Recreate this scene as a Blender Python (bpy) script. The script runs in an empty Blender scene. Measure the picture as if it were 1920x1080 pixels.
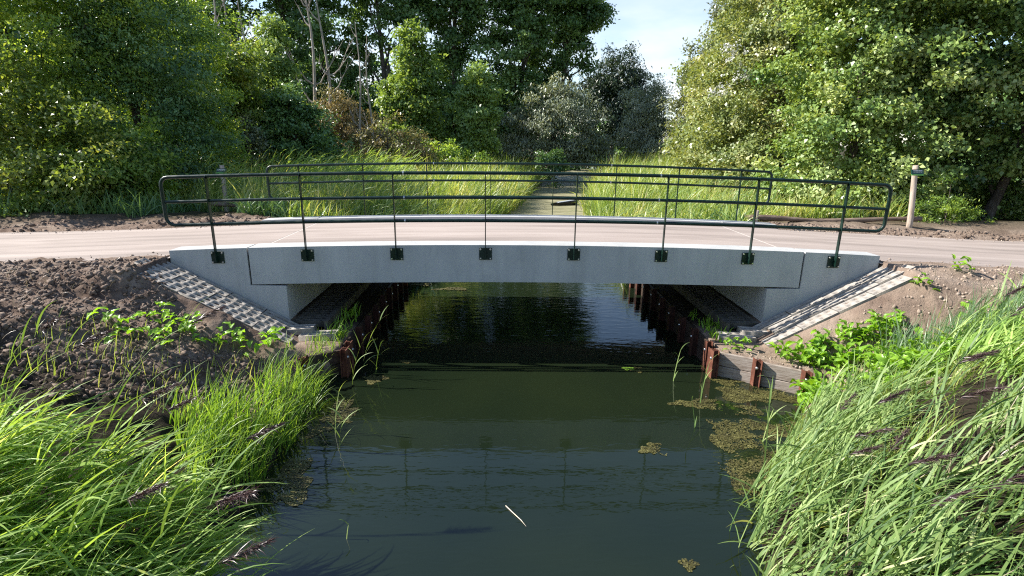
import bpy, bmesh, math, random
import numpy as np
from mathutils import Vector, Matrix

SC = bpy.context.scene
COL = SC.collection
rad = math.radians

# ------------------------------------------------------------------ camera
CAM = np.array([-0.4954, -8.8765, 3.6573])
cR = Vector((0.99974127, -0.01943242, 0.01182232))
cU = Vector((-0.00627346, 0.26402939, 0.96449423))
cF = Vector((0.0218639, 0.96431886, -0.26383917))
cd = bpy.data.cameras.new('camera'); cam = bpy.data.objects.new('camera', cd); COL.objects.link(cam)
cd.sensor_width = 36.0; cd.lens = 18.75; cd.clip_start = 0.05; cd.clip_end = 3000
cam.matrix_world = Matrix(((cR.x, cU.x, -cF.x, CAM[0]), (cR.y, cU.y, -cF.y, CAM[1]), (cR.z, cU.z, -cF.z, CAM[2]), (0, 0, 0, 1)))
SC.camera = cam

# ------------------------------------------------------------------ light
SUN = Vector((-1.2, 0.22, 1.0)).normalized()          # towards the sun
sd = bpy.data.lights.new('sun', 'SUN'); sd.energy = 5.0; sd.angle = rad(0.53); sd.color = (1.0, 0.95, 0.87)
so = bpy.data.objects.new('sun', sd); COL.objects.link(so)
so.rotation_euler = (-SUN).to_track_quat('-Z', 'Y').to_euler(); so.location = (-30, 6, 30)
W = bpy.data.worlds.new('World'); SC.world = W; W.use_nodes = True
nt = W.node_tree; nt.nodes.clear()
wo = nt.nodes.new('ShaderNodeOutputWorld'); bg = nt.nodes.new('ShaderNodeBackground')
sky = nt.nodes.new('ShaderNodeTexSky'); sky.sky_type = 'NISHITA'; sky.sun_disc = False
sky.sun_elevation = math.asin(SUN.z); sky.sun_rotation = math.atan2(SUN.x, SUN.y) % (2 * math.pi)
sky.air_density = 1.0; sky.dust_density = 0.4; sky.ozone_density = 2.2
tc = nt.nodes.new('ShaderNodeTexCoord')
mp = nt.nodes.new('ShaderNodeMapping'); mp.inputs['Scale'].default_value = (1.0, 1.0, 3.2)
cn = nt.nodes.new('ShaderNodeTexNoise'); cn.inputs['Scale'].default_value = 2.3; cn.inputs['Detail'].default_value = 7; cn.inputs['Roughness'].default_value = 0.55
cr_ = nt.nodes.new('ShaderNodeValToRGB'); cr_.color_ramp.elements[0].position = 0.40; cr_.color_ramp.elements[1].position = 0.62
mixc = nt.nodes.new('ShaderNodeMixRGB'); mixc.inputs[2].default_value = (5.0, 5.2, 5.35, 1)
L = nt.links.new
L(tc.outputs['Generated'], mp.inputs['Vector']); L(mp.outputs[0], cn.inputs['Vector']); L(cn.outputs['Fac'], cr_.inputs[0])
sz = nt.nodes.new('ShaderNodeSeparateXYZ'); L(tc.outputs['Generated'], sz.inputs[0])
hz = nt.nodes.new('ShaderNodeMapRange'); hz.inputs[1].default_value = 0.12; hz.inputs[2].default_value = 0.30; hz.inputs[3].default_value = 1.0; hz.inputs[4].default_value = 0.02
L(sz.outputs[2], hz.inputs[0])
mm = nt.nodes.new('ShaderNodeMath'); mm.operation = 'MULTIPLY'; L(cr_.outputs[0], mm.inputs[0]); L(hz.outputs[0], mm.inputs[1]); L(mm.outputs[0], mixc.inputs[0]); L(sky.outputs[0], mixc.inputs[1]); L(mixc.outputs[0], bg.inputs[0]); L(bg.outputs[0], wo.inputs[0])
bg.inputs[1].default_value = 0.10
SC.view_settings.view_transform = 'Standard'; SC.view_settings.look = 'None'
SC.view_settings.exposure = 1.2; SC.view_settings.gamma = 1.0; SC.view_settings.use_curve_mapping = False
SC.render.engine = 'CYCLES'; SC.cycles.use_denoising = False; SC.cycles.filter_width = 1.15
SC.cycles.max_bounces = 7; SC.cycles.diffuse_bounces = 4; SC.cycles.glossy_bounces = 3; SC.cycles.transmission_bounces = 4

rng = np.random.default_rng(7)
random.seed(7)
XS = 1.008            # bridge x scale at the front face
ZT = 1.976            # kerb crest height above the water

# ------------------------------------------------------------------ material helpers
def new_mat(name):
    m = bpy.data.materials.new(name); m.use_nodes = True
    n = m.node_tree; n.nodes.clear()
    out = n.nodes.new('ShaderNodeOutputMaterial'); p = n.nodes.new('ShaderNodeBsdfPrincipled')
    n.links.new(p.outputs[0], out.inputs[0])
    return m, n, p, out

def N(n, t, **kw):
    nd = n.nodes.new(t)
    for k, v in kw.items():
        if k in nd.inputs: nd.inputs[k].default_value = v
        else: setattr(nd, k, v)
    return nd

def ramp(n, cols, pos=None):
    r = n.nodes.new('ShaderNodeValToRGB'); e = r.color_ramp.elements
    k = len(cols)
    while len(e) < k: e.new(0.5)
    for i, c in enumerate(cols):
        e[i].position = pos[i] if pos else i / (k - 1)
        e[i].color = (*c, 1)
    return r

def noisy(name, cols, scale=6, detail=8, rough=0.7, bump=0.2, bscale=40, bdist=0.01, stretch=(1, 1, 1), spec=0.3, pos=None, metal=0.0, nrough=0.6, coord='Object'):
    m, n, p, out = new_mat(name)
    t = N(n, 'ShaderNodeTexCoord'); mp = N(n, 'ShaderNodeMapping'); mp.inputs['Scale'].default_value = stretch
    n.links.new(t.outputs[coord], mp.inputs[0])
    a = N(n, 'ShaderNodeTexNoise', Scale=scale, Detail=detail, Roughness=nrough)
    n.links.new(mp.outputs[0], a.inputs['Vector'])
    r = ramp(n, cols, pos or [0.3 + 0.4 * i / (len(cols) - 1) for i in range(len(cols))]); n.links.new(a.outputs['Fac'], r.inputs[0])
    n.links.new(r.outputs[0], p.inputs['Base Color'])
    b = N(n, 'ShaderNodeTexNoise', Scale=bscale, Detail=6, Roughness=0.65); n.links.new(mp.outputs[0], b.inputs['Vector'])
    bp = N(n, 'ShaderNodeBump', Strength=bump, Distance=bdist); n.links.new(b.outputs['Fac'], bp.inputs['Height'])
    n.links.new(bp.outputs[0], p.inputs['Normal'])
    p.inputs['Roughness'].default_value = rough; p.inputs['Specular IOR Level'].default_value = spec; p.inputs['Metallic'].default_value = metal
    return m

LEAF_GAIN = 1.55
GAIN = {'poplar_leaf': 2.2, 'dark_leaf': 2.8, 'night_leaf': 0.8, 'shrub_leaf': 2.4, 'yellowing_leaf': 1.75, 'light_leaf': 1.45, 'willow_leaf': 2.1, 'brown_leaf': 1.2, 'reed_leaf': 2.4, 'lime_grass': 1.15, 'field_grass': 1.5, 'pale_reed_leaf': 1.45, 'hazel_leaf': 1.8, 'mixed_leaf': 1.65, 'weed_leaf': 1.6, 'reed_plume': 0.65, 'algae_flake': 0.65, 'straw': 0.65, 'white_blossom': 0.65}
def leaf_mat(name, cols, trans=0.35, tcol=(1.35, 1.25, 0.5), rough=0.38, spec=0.5, pos=None):
    g_ = LEAF_GAIN * GAIN.get(name, 1.0); cols = [tuple(min(v * g_, 0.75) for v in c) for c in cols]
    m, n, p, out = new_mat(name)
    a = N(n, 'ShaderNodeAttribute', attribute_name='tint')
    r = ramp(n, cols, pos); n.links.new(a.outputs['Fac'], r.inputs[0]); n.links.new(r.outputs[0], p.inputs['Base Color'])
    p.inputs['Roughness'].default_value = rough; p.inputs['Specular IOR Level'].default_value = spec
    t = N(n, 'ShaderNodeBsdfTranslucent'); mx = N(n, 'ShaderNodeMixShader'); mx.inputs[0].default_value = trans
    mu = N(n, 'ShaderNodeMixRGB', blend_type='MULTIPLY'); mu.inputs[0].default_value = 1; mu.inputs[2].default_value = (*tcol, 1)
    n.links.new(r.outputs[0], mu.inputs[1]); n.links.new(mu.outputs[0], t.inputs[0])
    n.links.new(p.outputs[0], mx.inputs[1]); n.links.new(t.outputs[0], mx.inputs[2]); n.links.new(mx.outputs[0], out.inputs[0])
    return m

M = {}
# concrete with soft stains
def concrete():
    m, n, p, out = new_mat('concrete')
    t = N(n, 'ShaderNodeTexCoord')
    mp = N(n, 'ShaderNodeMapping'); mp.inputs['Scale'].default_value = (1, 1, 0.45); n.links.new(t.outputs['Object'], mp.inputs[0])
    a = N(n, 'ShaderNodeTexNoise', Scale=1.7, Detail=9, Roughness=0.62); n.links.new(mp.outputs[0], a.inputs['Vector'])
    r = ramp(n, [(0.34, 0.346, 0.344), (0.40, 0.403, 0.397), (0.455, 0.455, 0.446)], [0.3, 0.52, 0.75]); n.links.new(a.outputs['Fac'], r.inputs[0])
    s = N(n, 'ShaderNodeTexNoise', Scale=2.6, Detail=5, Roughness=0.7, Distortion=1.2); n.links.new(t.outputs['Object'], s.inputs['Vector'])
    sr = ramp(n, [(0, 0, 0), (1, 1, 1)], [0.58, 0.80]); n.links.new(s.outputs['Fac'], sr.inputs[0])
    mu = N(n, 'ShaderNodeMixRGB', blend_type='MULTIPLY'); mu.inputs[2].default_value = (0.84, 0.83, 0.81, 1)
    n.links.new(sr.outputs[0], mu.inputs[0]); n.links.new(r.outputs[0], mu.inputs[1])
    v = N(n, 'ShaderNodeTexVoronoi', Scale=26.0); n.links.new(t.outputs['Object'], v.inputs['Vector'])
    vr = ramp(n, [(1, 1, 1), (0, 0, 0)], [0.02, 0.07]); n.links.new(v.outputs['Distance'], vr.inputs[0])
    mu2 = N(n, 'ShaderNodeMixRGB', blend_type='MULTIPLY'); mu2.inputs[2].default_value = (0.72, 0.72, 0.72, 1)
    n.links.new(vr.outputs[0], mu2.inputs[0]); n.links.new(mu.outputs[0], mu2.inputs[1]); mp3 = N(n, 'ShaderNodeMapping'); mp3.inputs['Scale'].default_value = (5.0, 5.0, 0.22); n.links.new(t.outputs['Object'], mp3.inputs[0])
    st_ = N(n, 'ShaderNodeTexNoise', Scale=1.6, Detail=6, Roughness=0.65); n.links.new(mp3.outputs[0], st_.inputs['Vector'])
    sr2 = ramp(n, [(0.86, 0.85, 0.83), (1, 1, 1), (1.06, 1.06, 1.06)], [0.34, 0.5, 0.72]); n.links.new(st_.outputs['Fac'], sr2.inputs[0])
    mu3 = N(n, 'ShaderNodeMixRGB', blend_type='MULTIPLY'); mu3.inputs[0].default_value = 0.45; n.links.new(mu2.outputs[0], mu3.inputs[1]); n.links.new(sr2.outputs[0], mu3.inputs[2])
    n.links.new(mu3.outputs[0], p.inputs['Base Color'])
    b = N(n, 'ShaderNodeTexNoise', Scale=60, Detail=6, Roughness=0.7); n.links.new(t.outputs['Object'], b.inputs['Vector'])
    bp = N(n, 'ShaderNodeBump', Strength=0.12, Distance=0.01); n.links.new(b.outputs['Fac'], bp.inputs['Height']); n.links.new(bp.outputs[0], p.inputs['Normal'])
    p.inputs['Roughness'].default_value = 0.8; p.inputs['Specular IOR Level'].default_value = 0.25
    return m
M['concrete'] = concrete()
M['kerb_concrete'] = noisy('kerb_concrete', [(0.40, 0.40, 0.38), (0.52, 0.52, 0.50)], scale=3, bump=0.12, bscale=60)
def road_mat():
    m, n, p, out = new_mat('road_surface')
    t = N(n, 'ShaderNodeTexCoord')
    mp = N(n, 'ShaderNodeMapping'); mp.inputs['Scale'].default_value = (0.10, 1.1, 1); n.links.new(t.outputs['Object'], mp.inputs[0])
    a = N(n, 'ShaderNodeTexNoise', Scale=2.4, Detail=8, Roughness=0.6, Distortion=0.4); n.links.new(mp.outputs[0], a.inputs['Vector'])
    r = ramp(n, [(0.225, 0.188, 0.166), (0.31, 0.258, 0.228), (0.385, 0.328, 0.292)], [0.32, 0.5, 0.70]); n.links.new(a.outputs['Fac'], r.inputs[0])
    f = N(n, 'ShaderNodeTexNoise', Scale=160, Detail=3, Roughness=0.8); n.links.new(t.outputs['Object'], f.inputs['Vector'])
    fr = ramp(n, [(0.8, 0.8, 0.8), (1.1, 1.1, 1.1)], [0.35, 0.65]); n.links.new(f.outputs['Fac'], fr.inputs[0])
    mu = N(n, 'ShaderNodeMixRGB', blend_type='MULTIPLY'); mu.inputs[0].default_value = 0.7
    n.links.new(r.outputs[0], mu.inputs[1]); n.links.new(fr.outputs[0], mu.inputs[2]); n.links.new(mu.outputs[0], p.inputs['Base Color'])
    bp = N(n, 'ShaderNodeBump', Strength=0.2, Distance=0.004); n.links.new(f.outputs['Fac'], bp.inputs['Height']); n.links.new(bp.outputs[0], p.inputs['Normal'])
    p.inputs['Roughness'].default_value = 0.85; p.inputs['Specular IOR Level'].default_value = 0.2
    return m
M['road'] = road_mat()
def soil_mat():
    m, n, p, out = new_mat('soil')
    t = N(n, 'ShaderNodeTexCoord')
    a = N(n, 'ShaderNodeTexNoise', Scale=1.3, Detail=9, Roughness=0.68); n.links.new(t.outputs['Object'], a.inputs['Vector'])
    dark = ramp(n, [(0.068, 0.044, 0.032), (0.165, 0.118, 0.09), (0.28, 0.218, 0.172)], [0.34, 0.5, 0.68])
    pale = ramp(n, [(0.14, 0.098, 0.075), (0.24, 0.18, 0.138), (0.33, 0.262, 0.208)], [0.30, 0.5, 0.68])
    n.links.new(a.outputs['Fac'], dark.inputs[0]); n.links.new(a.outputs['Fac'], pale.inputs[0])
    sx = N(n, 'ShaderNodeSeparateXYZ'); n.links.new(t.outputs['Object'], sx.inputs[0])
    mr = N(n, 'ShaderNodeMapRange'); mr.inputs[1].default_value = -4.0; mr.inputs[2].default_value = 4.0; n.links.new(sx.outputs[0], mr.inputs[0])
    mx = N(n, 'ShaderNodeMixRGB'); n.links.new(mr.outputs[0], mx.inputs[0]); n.links.new(dark.outputs[0], mx.inputs[1]); n.links.new(pale.outputs[0], mx.inputs[2])
    # wet mud close to the water line, humus far from the works
    mz = N(n, 'ShaderNodeMapRange'); mz.inputs[1].default_value = 0.03; mz.inputs[2].default_value = 0.22; n.links.new(sx.outputs[2], mz.inputs[0])
    mq = N(n, 'ShaderNodeMapRange'); mq.inputs[1].default_value = -3.6; mq.inputs[2].default_value = -2.4; n.links.new(sx.outputs[1], mq.inputs[0])
    mqz = N(n, 'ShaderNodeMath', operation='MULTIPLY'); n.links.new(mq.outputs[0], mqz.inputs[0]); n.links.new(mz.outputs[0], mqz.inputs[1]); mz = mqz
    mw = N(n, 'ShaderNodeMixRGB'); mw.inputs[1].default_value = (0.03, 0.024, 0.016, 1); n.links.new(mz.outputs[0], mw.inputs[0]); n.links.new(mx.outputs[0], mw.inputs[2])
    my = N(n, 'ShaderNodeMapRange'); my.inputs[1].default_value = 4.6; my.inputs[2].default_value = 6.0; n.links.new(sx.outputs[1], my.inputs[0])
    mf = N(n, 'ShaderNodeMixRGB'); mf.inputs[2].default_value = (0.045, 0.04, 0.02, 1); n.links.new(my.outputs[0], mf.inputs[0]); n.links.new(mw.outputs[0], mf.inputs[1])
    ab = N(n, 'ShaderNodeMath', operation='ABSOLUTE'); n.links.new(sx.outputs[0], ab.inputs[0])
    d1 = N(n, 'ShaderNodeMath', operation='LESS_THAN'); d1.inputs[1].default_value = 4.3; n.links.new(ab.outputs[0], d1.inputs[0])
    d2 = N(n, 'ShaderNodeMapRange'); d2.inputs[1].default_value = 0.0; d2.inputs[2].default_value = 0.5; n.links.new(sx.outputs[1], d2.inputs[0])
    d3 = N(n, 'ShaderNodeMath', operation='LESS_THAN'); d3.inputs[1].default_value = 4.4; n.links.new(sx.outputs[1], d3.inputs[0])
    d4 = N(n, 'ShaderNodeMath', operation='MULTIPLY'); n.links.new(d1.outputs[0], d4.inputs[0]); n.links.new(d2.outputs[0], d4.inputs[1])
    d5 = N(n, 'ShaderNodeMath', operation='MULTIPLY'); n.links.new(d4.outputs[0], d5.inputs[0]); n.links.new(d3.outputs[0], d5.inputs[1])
    md = N(n, 'ShaderNodeMixRGB'); md.inputs[2].default_value = (0.035, 0.028, 0.02, 1); n.links.new(d5.outputs[0], md.inputs[0]); n.links.new(mf.outputs[0], md.inputs[1])  # berm soil darkened below the deck to stand in for shade
    n.links.new(md.outputs[0], p.inputs['Base Color'])
    b = N(n, 'ShaderNodeTexNoise', Scale=14, Detail=10, Roughness=0.75); n.links.new(t.outputs['Object'], b.inputs['Vector'])
    bp = N(n, 'ShaderNodeBump', Strength=0.85, Distance=0.05); n.links.new(b.outputs['Fac'], bp.inputs['Height']); n.links.new(bp.outputs[0], p.inputs['Normal'])
    p.inputs['Roughness'].default_value = 0.95; p.inputs['Specular IOR Level'].default_value = 0.1
    return m
M['soil'] = soil_mat()
def paint():
    m, n, p, out = new_mat('green_paint')
    p.inputs['Base Color'].default_value = (0.008, 0.026, 0.02, 1); p.inputs['Specular IOR Level'].default_value = 0.3
    t = N(n, 'ShaderNodeTexCoord'); a = N(n, 'ShaderNodeTexNoise', Scale=9, Detail=5); n.links.new(t.outputs['Object'], a.inputs['Vector'])
    r = ramp(n, [(0.26,) * 3, (0.46,) * 3], [0.35, 0.65]); n.links.new(a.outputs['Fac'], r.inputs[0]); n.links.new(r.outputs[0], p.inputs['Roughness'])
    r2 = ramp(n, [(0.004, 0.015, 0.011), (0.008, 0.024, 0.018)], [0.35, 0.65]); n.links.new(a.outputs['Fac'], r2.inputs[0]); n.links.new(r2.outputs[0], p.inputs['Base Color'])
    return m
M['paint'] = paint()
M['galv'] = noisy('galvanised_steel', [(0.42, 0.42, 0.42), (0.62, 0.62, 0.62)], scale=30, rough=0.35, bump=0.02, metal=0.9)
M['joint'] = noisy('joint_filler', [(0.015, 0.015, 0.015), (0.03, 0.03, 0.03)], scale=8)
M['jointpale'] = noisy('joint_strip', [(0.42, 0.38, 0.34), (0.52, 0.48, 0.44)], scale=8)
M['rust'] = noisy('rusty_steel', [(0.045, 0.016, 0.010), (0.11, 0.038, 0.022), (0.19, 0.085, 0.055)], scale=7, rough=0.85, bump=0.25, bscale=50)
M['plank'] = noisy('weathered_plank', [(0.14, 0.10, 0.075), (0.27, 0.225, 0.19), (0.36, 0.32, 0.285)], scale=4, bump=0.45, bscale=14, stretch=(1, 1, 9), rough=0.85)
M['post'] = noisy('debarked_wood', [(0.27, 0.20, 0.15), (0.40, 0.33, 0.265), (0.50, 0.43, 0.36)], scale=5, bump=0.5, bscale=20, stretch=(3, 3, 0.5), rough=0.8)
M['log'] = noisy('barked_log', [(0.06, 0.04, 0.03), (0.14, 0.10, 0.075), (0.24, 0.18, 0.14)], scale=5, bump=0.8, bscale=16, stretch=(0.5, 3, 3), rough=0.9)
M['bark'] = noisy('bark', [(0.035, 0.028, 0.022), (0.085, 0.07, 0.055), (0.14, 0.12, 0.10)], scale=4, bump=0.8, bscale=10, bdist=0.05, stretch=(3, 3, 0.5), rough=0.9)
M['deadbark'] = noisy('bleached_bark', [(0.22, 0.17, 0.135), (0.34, 0.285, 0.235), (0.42, 0.37, 0.32)], scale=4, bump=0.4, bscale=10, stretch=(3, 3, 0.5), rough=0.85)
M['sign'] = noisy('sign_dark_green', [(0.006, 0.045, 0.035), (0.009, 0.06, 0.045)], scale=8, rough=0.35, bump=0.01)
M['signstripe'] = noisy('sign_light_green', [(0.12, 0.36, 0.06), (0.16, 0.42, 0.08)], scale=8, rough=0.35, bump=0.01)
M['letter'] = noisy('sign_white', [(0.72, 0.74, 0.72), (0.8, 0.8, 0.8)], scale=8, rough=0.4, bump=0.01)
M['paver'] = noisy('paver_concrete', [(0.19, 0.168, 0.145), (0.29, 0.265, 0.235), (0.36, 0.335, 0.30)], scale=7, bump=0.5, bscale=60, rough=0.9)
M['shadepaver'] = noisy('shade_paver', [(0.05, 0.045, 0.035), (0.09, 0.08, 0.065), (0.13, 0.12, 0.10)], scale=5, bump=0.5, bscale=60, rough=0.8)  # deck shade put into the colour of pavers and edging
M['shadeplank'] = noisy('shade_plank', [(0.02, 0.013, 0.010), (0.045, 0.03, 0.022), (0.07, 0.05, 0.04)], scale=4, bump=0.45, bscale=14, stretch=(1, 1, 9), rough=0.7)  # plank colour darkened to imitate shade along the bank walls
M['shaderust'] = noisy('shade_rust', [(0.02, 0.009, 0.007), (0.05, 0.018, 0.012), (0.085, 0.03, 0.02)], scale=7, rough=0.7, bump=0.25, bscale=50)  # darker rust: shade under the bridge painted into the posts
M['blackplastic'] = noisy('black_plastic', [(0.008, 0.008, 0.009), (0.018, 0.018, 0.02)], scale=8, rough=0.3, bump=0.1)
M['greyplastic'] = noisy('grey_plastic', [(0.30, 0.33, 0.38), (0.45, 0.48, 0.52)], scale=8, rough=0.25, bump=0.1)
M['drystick'] = noisy('dry_stalk', [(0.55, 0.47, 0.36), (0.68, 0.60, 0.48)], scale=8)
M['clod'] = noisy('clod_soil', [(0.068, 0.047, 0.035), (0.15, 0.11, 0.084), (0.23, 0.178, 0.14)], scale=2.5, bump=0.8, bscale=30, rough=0.95)
M['palestone'] = noisy('pale_clod', [(0.20, 0.15, 0.115), (0.30, 0.235, 0.185), (0.40, 0.33, 0.27)], scale=2.5, bump=0.8, bscale=30, rough=0.95)
def water_mat():
    m, n, p, out = new_mat('water')
    t = N(n, 'ShaderNodeTexCoord')
    a = N(n, 'ShaderNodeTexNoise', Scale=0.35, Detail=4); n.links.new(t.outputs['Object'], a.inputs['Vector'])
    r = ramp(n, [(0.0066, 0.0115, 0.0060), (0.0102, 0.0158, 0.0068)], [0.35, 0.65]); n.links.new(a.outputs['Fac'], r.inputs[0]); n.links.new(r.outputs[0], p.inputs['Base Color'])
    p.inputs['Roughness'].default_value = 0.03; p.inputs['IOR'].default_value = 1.45
    mp = N(n, 'ShaderNodeMapping'); mp.inputs['Scale'].default_value = (1.0, 2.6, 1); n.links.new(t.outputs['Object'], mp.inputs[0])
    b = N(n, 'ShaderNodeTexNoise', Scale=2.6, Detail=3, Roughness=0.5, Distortion=0.3); n.links.new(mp.outputs[0], b.inputs['Vector'])
    # calmer towards the open side, choppier under and beyond the bridge
    sx = N(n, 'ShaderNodeSeparateXYZ'); n.links.new(t.outputs['Object'], sx.inputs[0])
    mr = N(n, 'ShaderNodeMapRange'); mr.inputs[1].default_value = -1.5; mr.inputs[2].default_value = 2.0; mr.inputs[3].default_value = 0.022; mr.inputs[4].default_value = 0.085
    n.links.new(sx.outputs[1], mr.inputs[0])
    bp = N(n, 'ShaderNodeBump', Distance=0.06); n.links.new(mr.outputs[0], bp.inputs['Strength']); n.links.new(b.outputs['Fac'], bp.inputs['Height'])
    mp2 = N(n, 'ShaderNodeMapping'); mp2.inputs['Scale'].default_value = (1.0, 3.4, 1); mp2.inputs['Rotation'].default_value = (0, 0, 0.12); n.links.new(t.outputs['Object'], mp2.inputs[0])
    c = N(n, 'ShaderNodeTexNoise', Scale=4.6, Detail=1.5, Roughness=0.4, Distortion=0.6); n.links.new(mp2.outputs[0], c.inputs['Vector'])
    gust = N(n, 'ShaderNodeTexNoise', Scale=0.8, Detail=2); n.links.new(mp.outputs[0], gust.inputs['Vector'])
    gr = N(n, 'ShaderNodeMapRange'); gr.inputs[1].default_value = 0.4; gr.inputs[2].default_value = 0.62; gr.inputs[3].default_value = 0.012; gr.inputs[4].default_value = 0.065; n.links.new(gust.outputs['Fac'], gr.inputs[0])
    bp2 = N(n, 'ShaderNodeBump', Distance=0.03); n.links.new(gr.outputs[0], bp2.inputs['Strength']); n.links.new(c.outputs['Fac'], bp2.inputs['Height']); n.links.new(bp.outputs[0], bp2.inputs['Normal'])
    n.links.new(bp2.outputs[0], p.inputs['Normal'])
    return m
M['water'] = water_mat()
M['scum'] = noisy('duckweed_film', [(0.10, 0.095, 0.05), (0.24, 0.225, 0.13), (0.36, 0.33, 0.21)], scale=0.9, bump=0.3, bscale=12, stretch=(1, 3, 1), rough=0.55)

G = {
 'hazel':   leaf_mat('hazel_leaf', [(0.020, 0.042, 0.011), (0.058, 0.092, 0.023), (0.105, 0.14, 0.042), (0.155, 0.18, 0.075)], 0.30, pos=[0, 0.4, 0.8, 1]),
 'hedgemix': leaf_mat('mixed_leaf', [(0.030, 0.048, 0.016), (0.078, 0.10, 0.034), (0.125, 0.14, 0.056), (0.175, 0.175, 0.09)], 0.30, pos=[0, 0.4, 0.8, 1]),
 'silver':  leaf_mat('silvery_leaf', [(0.06, 0.075, 0.04), (0.12, 0.14, 0.085), (0.20, 0.22, 0.15)], 0.25),
 'shrub':   leaf_mat('shrub_leaf', [(0.028, 0.052, 0.014), (0.060, 0.095, 0.022), (0.12, 0.15, 0.03)], 0.52),
 'yellow':  leaf_mat('yellowing_leaf', [(0.035, 0.058, 0.012), (0.075, 0.105, 0.022), (0.145, 0.155, 0.036)], 0.45),
 'dark':    leaf_mat('dark_leaf', [(0.014, 0.030, 0.012), (0.028, 0.052, 0.018), (0.05, 0.08, 0.028)], 0.25),
 'night':   leaf_mat('night_leaf', [(0.014, 0.030, 0.014), (0.026, 0.046, 0.022), (0.05, 0.075, 0.036)], 0.2),
 'poplar':  leaf_mat('poplar_leaf', [(0.022, 0.042, 0.014), (0.045, 0.075, 0.024), (0.085, 0.12, 0.04)], 0.35),
 'light':   leaf_mat('light_leaf', [(0.05, 0.085, 0.022), (0.09, 0.135, 0.036), (0.14, 0.19, 0.065)], 0.40),
 'willow':  leaf_mat('willow_leaf', [(0.05, 0.06, 0.04), (0.085, 0.098, 0.068), (0.14, 0.15, 0.11)], 0.22),
 'brown':   leaf_mat('brown_leaf', [(0.10, 0.075, 0.038), (0.15, 0.125, 0.062), (0.13, 0.135, 0.06)], 0.35, tcol=(1.2, 1.05, 0.6)),
 'reed':    leaf_mat('reed_leaf', [(0.035, 0.065, 0.015), (0.075, 0.115, 0.026), (0.125, 0.165, 0.05), (0.24, 0.22, 0.12)], 0.45, rough=0.5, spec=0.35, pos=[0, 0.45, 0.85, 1]),
 'reedpale': leaf_mat('pale_reed_leaf', [(0.03, 0.06, 0.016), (0.075, 0.118, 0.034), (0.15, 0.19, 0.07), (0.29, 0.28, 0.16)], 0.36, rough=0.5, spec=0.35, pos=[0, 0.45, 0.85, 1]),
 'lime':    leaf_mat('lime_grass', [(0.06, 0.125, 0.016), (0.12, 0.20, 0.03), (0.18, 0.25, 0.06)], 0.5, rough=0.45),
 'grass':   leaf_mat('field_grass', [(0.055, 0.095, 0.02), (0.12, 0.165, 0.038), (0.20, 0.22, 0.075), (0.27, 0.25, 0.13)], 0.42, pos=[0, 0.4, 0.8, 1]),
 'blue':    leaf_mat('bluish_grass', [(0.05, 0.095, 0.045), (0.09, 0.15, 0.07), (0.15, 0.20, 0.10)], 0.4),
 'plume':   leaf_mat('reed_plume', [(0.035, 0.018, 0.020), (0.075, 0.042, 0.042), (0.15, 0.11, 0.09)], 0.2, tcol=(1.1, 0.9, 0.8)),
 'weed':    leaf_mat('weed_leaf', [(0.07, 0.14, 0.014), (0.13, 0.21, 0.022)], 0.45, tcol=(1.3, 1.3, 0.35)),
 'algae':   leaf_mat('algae_flake', [(0.035, 0.032, 0.009), (0.085, 0.078, 0.020), (0.17, 0.16, 0.05)], 0.1, tcol=(1, 1, 0.6), rough=0.6),
 'lily':    leaf_mat('floating_leaf', [(0.10, 0.18, 0.02), (0.16, 0.25, 0.035)], 0.2),
 'straw':   leaf_mat('straw', [(0.18, 0.14, 0.09), (0.30, 0.25, 0.17), (0.42, 0.37, 0.27)], 0.25, tcol=(1, 0.95, 0.8)),
 'blossom': leaf_mat('white_blossom', [(0.55, 0.55, 0.50), (0.72, 0.72, 0.68)], 0.3, tcol=(1, 1, 1)),
}

# ------------------------------------------------------------------ mesh helpers
def mesh_np(name, V, F, tint=None, mat=None, smooth=False):
    """V (n,3); F (m,k) same k; tint (m,)"""
    me = bpy.data.meshes.new(name)
    V = np.asarray(V, np.float32); F = np.asarray(F, np.int32)
    m, k = F.shape
    me.vertices.add(len(V)); me.vertices.foreach_set('co', V.ravel())
    me.loops.add(m * k); me.loops.foreach_set('vertex_index', F.ravel())
    me.polygons.add(m); me.polygons.foreach_set('loop_start', np.arange(m, dtype=np.int32) * k)
    me.polygons.foreach_set('loop_total', np.full(m, k, np.int32))
    if smooth: me.polygons.foreach_set('use_smooth', np.ones(m, bool))
    if tint is not None:
        a = me.attributes.new('tint', 'FLOAT', 'FACE'); a.data.foreach_set('value', np.asarray(tint, np.float32))
    me.update(); me.validate()
    if mat: me.materials.append(mat)
    return me

def obj(name, me, parent=None, loc=None):
    o = bpy.data.objects.new(name, me); COL.objects.link(o)
    if parent is not None: o.parent = parent
    if loc is not None: o.location = loc
    return o

def tag(o, label=None, cat=None, group=None, kind=None):
    if label: o['label'] = label
    if cat: o['category'] = cat
    if group: o['group'] = group
    if kind: o['kind'] = kind
    return o

def thing(name, label, cat, loc=(0, 0, 0), group=None):
    o = bpy.data.objects.new(name, None); COL.objects.link(o); o.location = loc; o.empty_display_size = 0.2
    return tag(o, label, cat, group)

def copy_tree(o, parent=None):
    c = o.copy(); COL.objects.link(c)
    if parent is not None: c.parent = parent
    for ch in list(o.children): copy_tree(ch, c)
    return c

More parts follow.
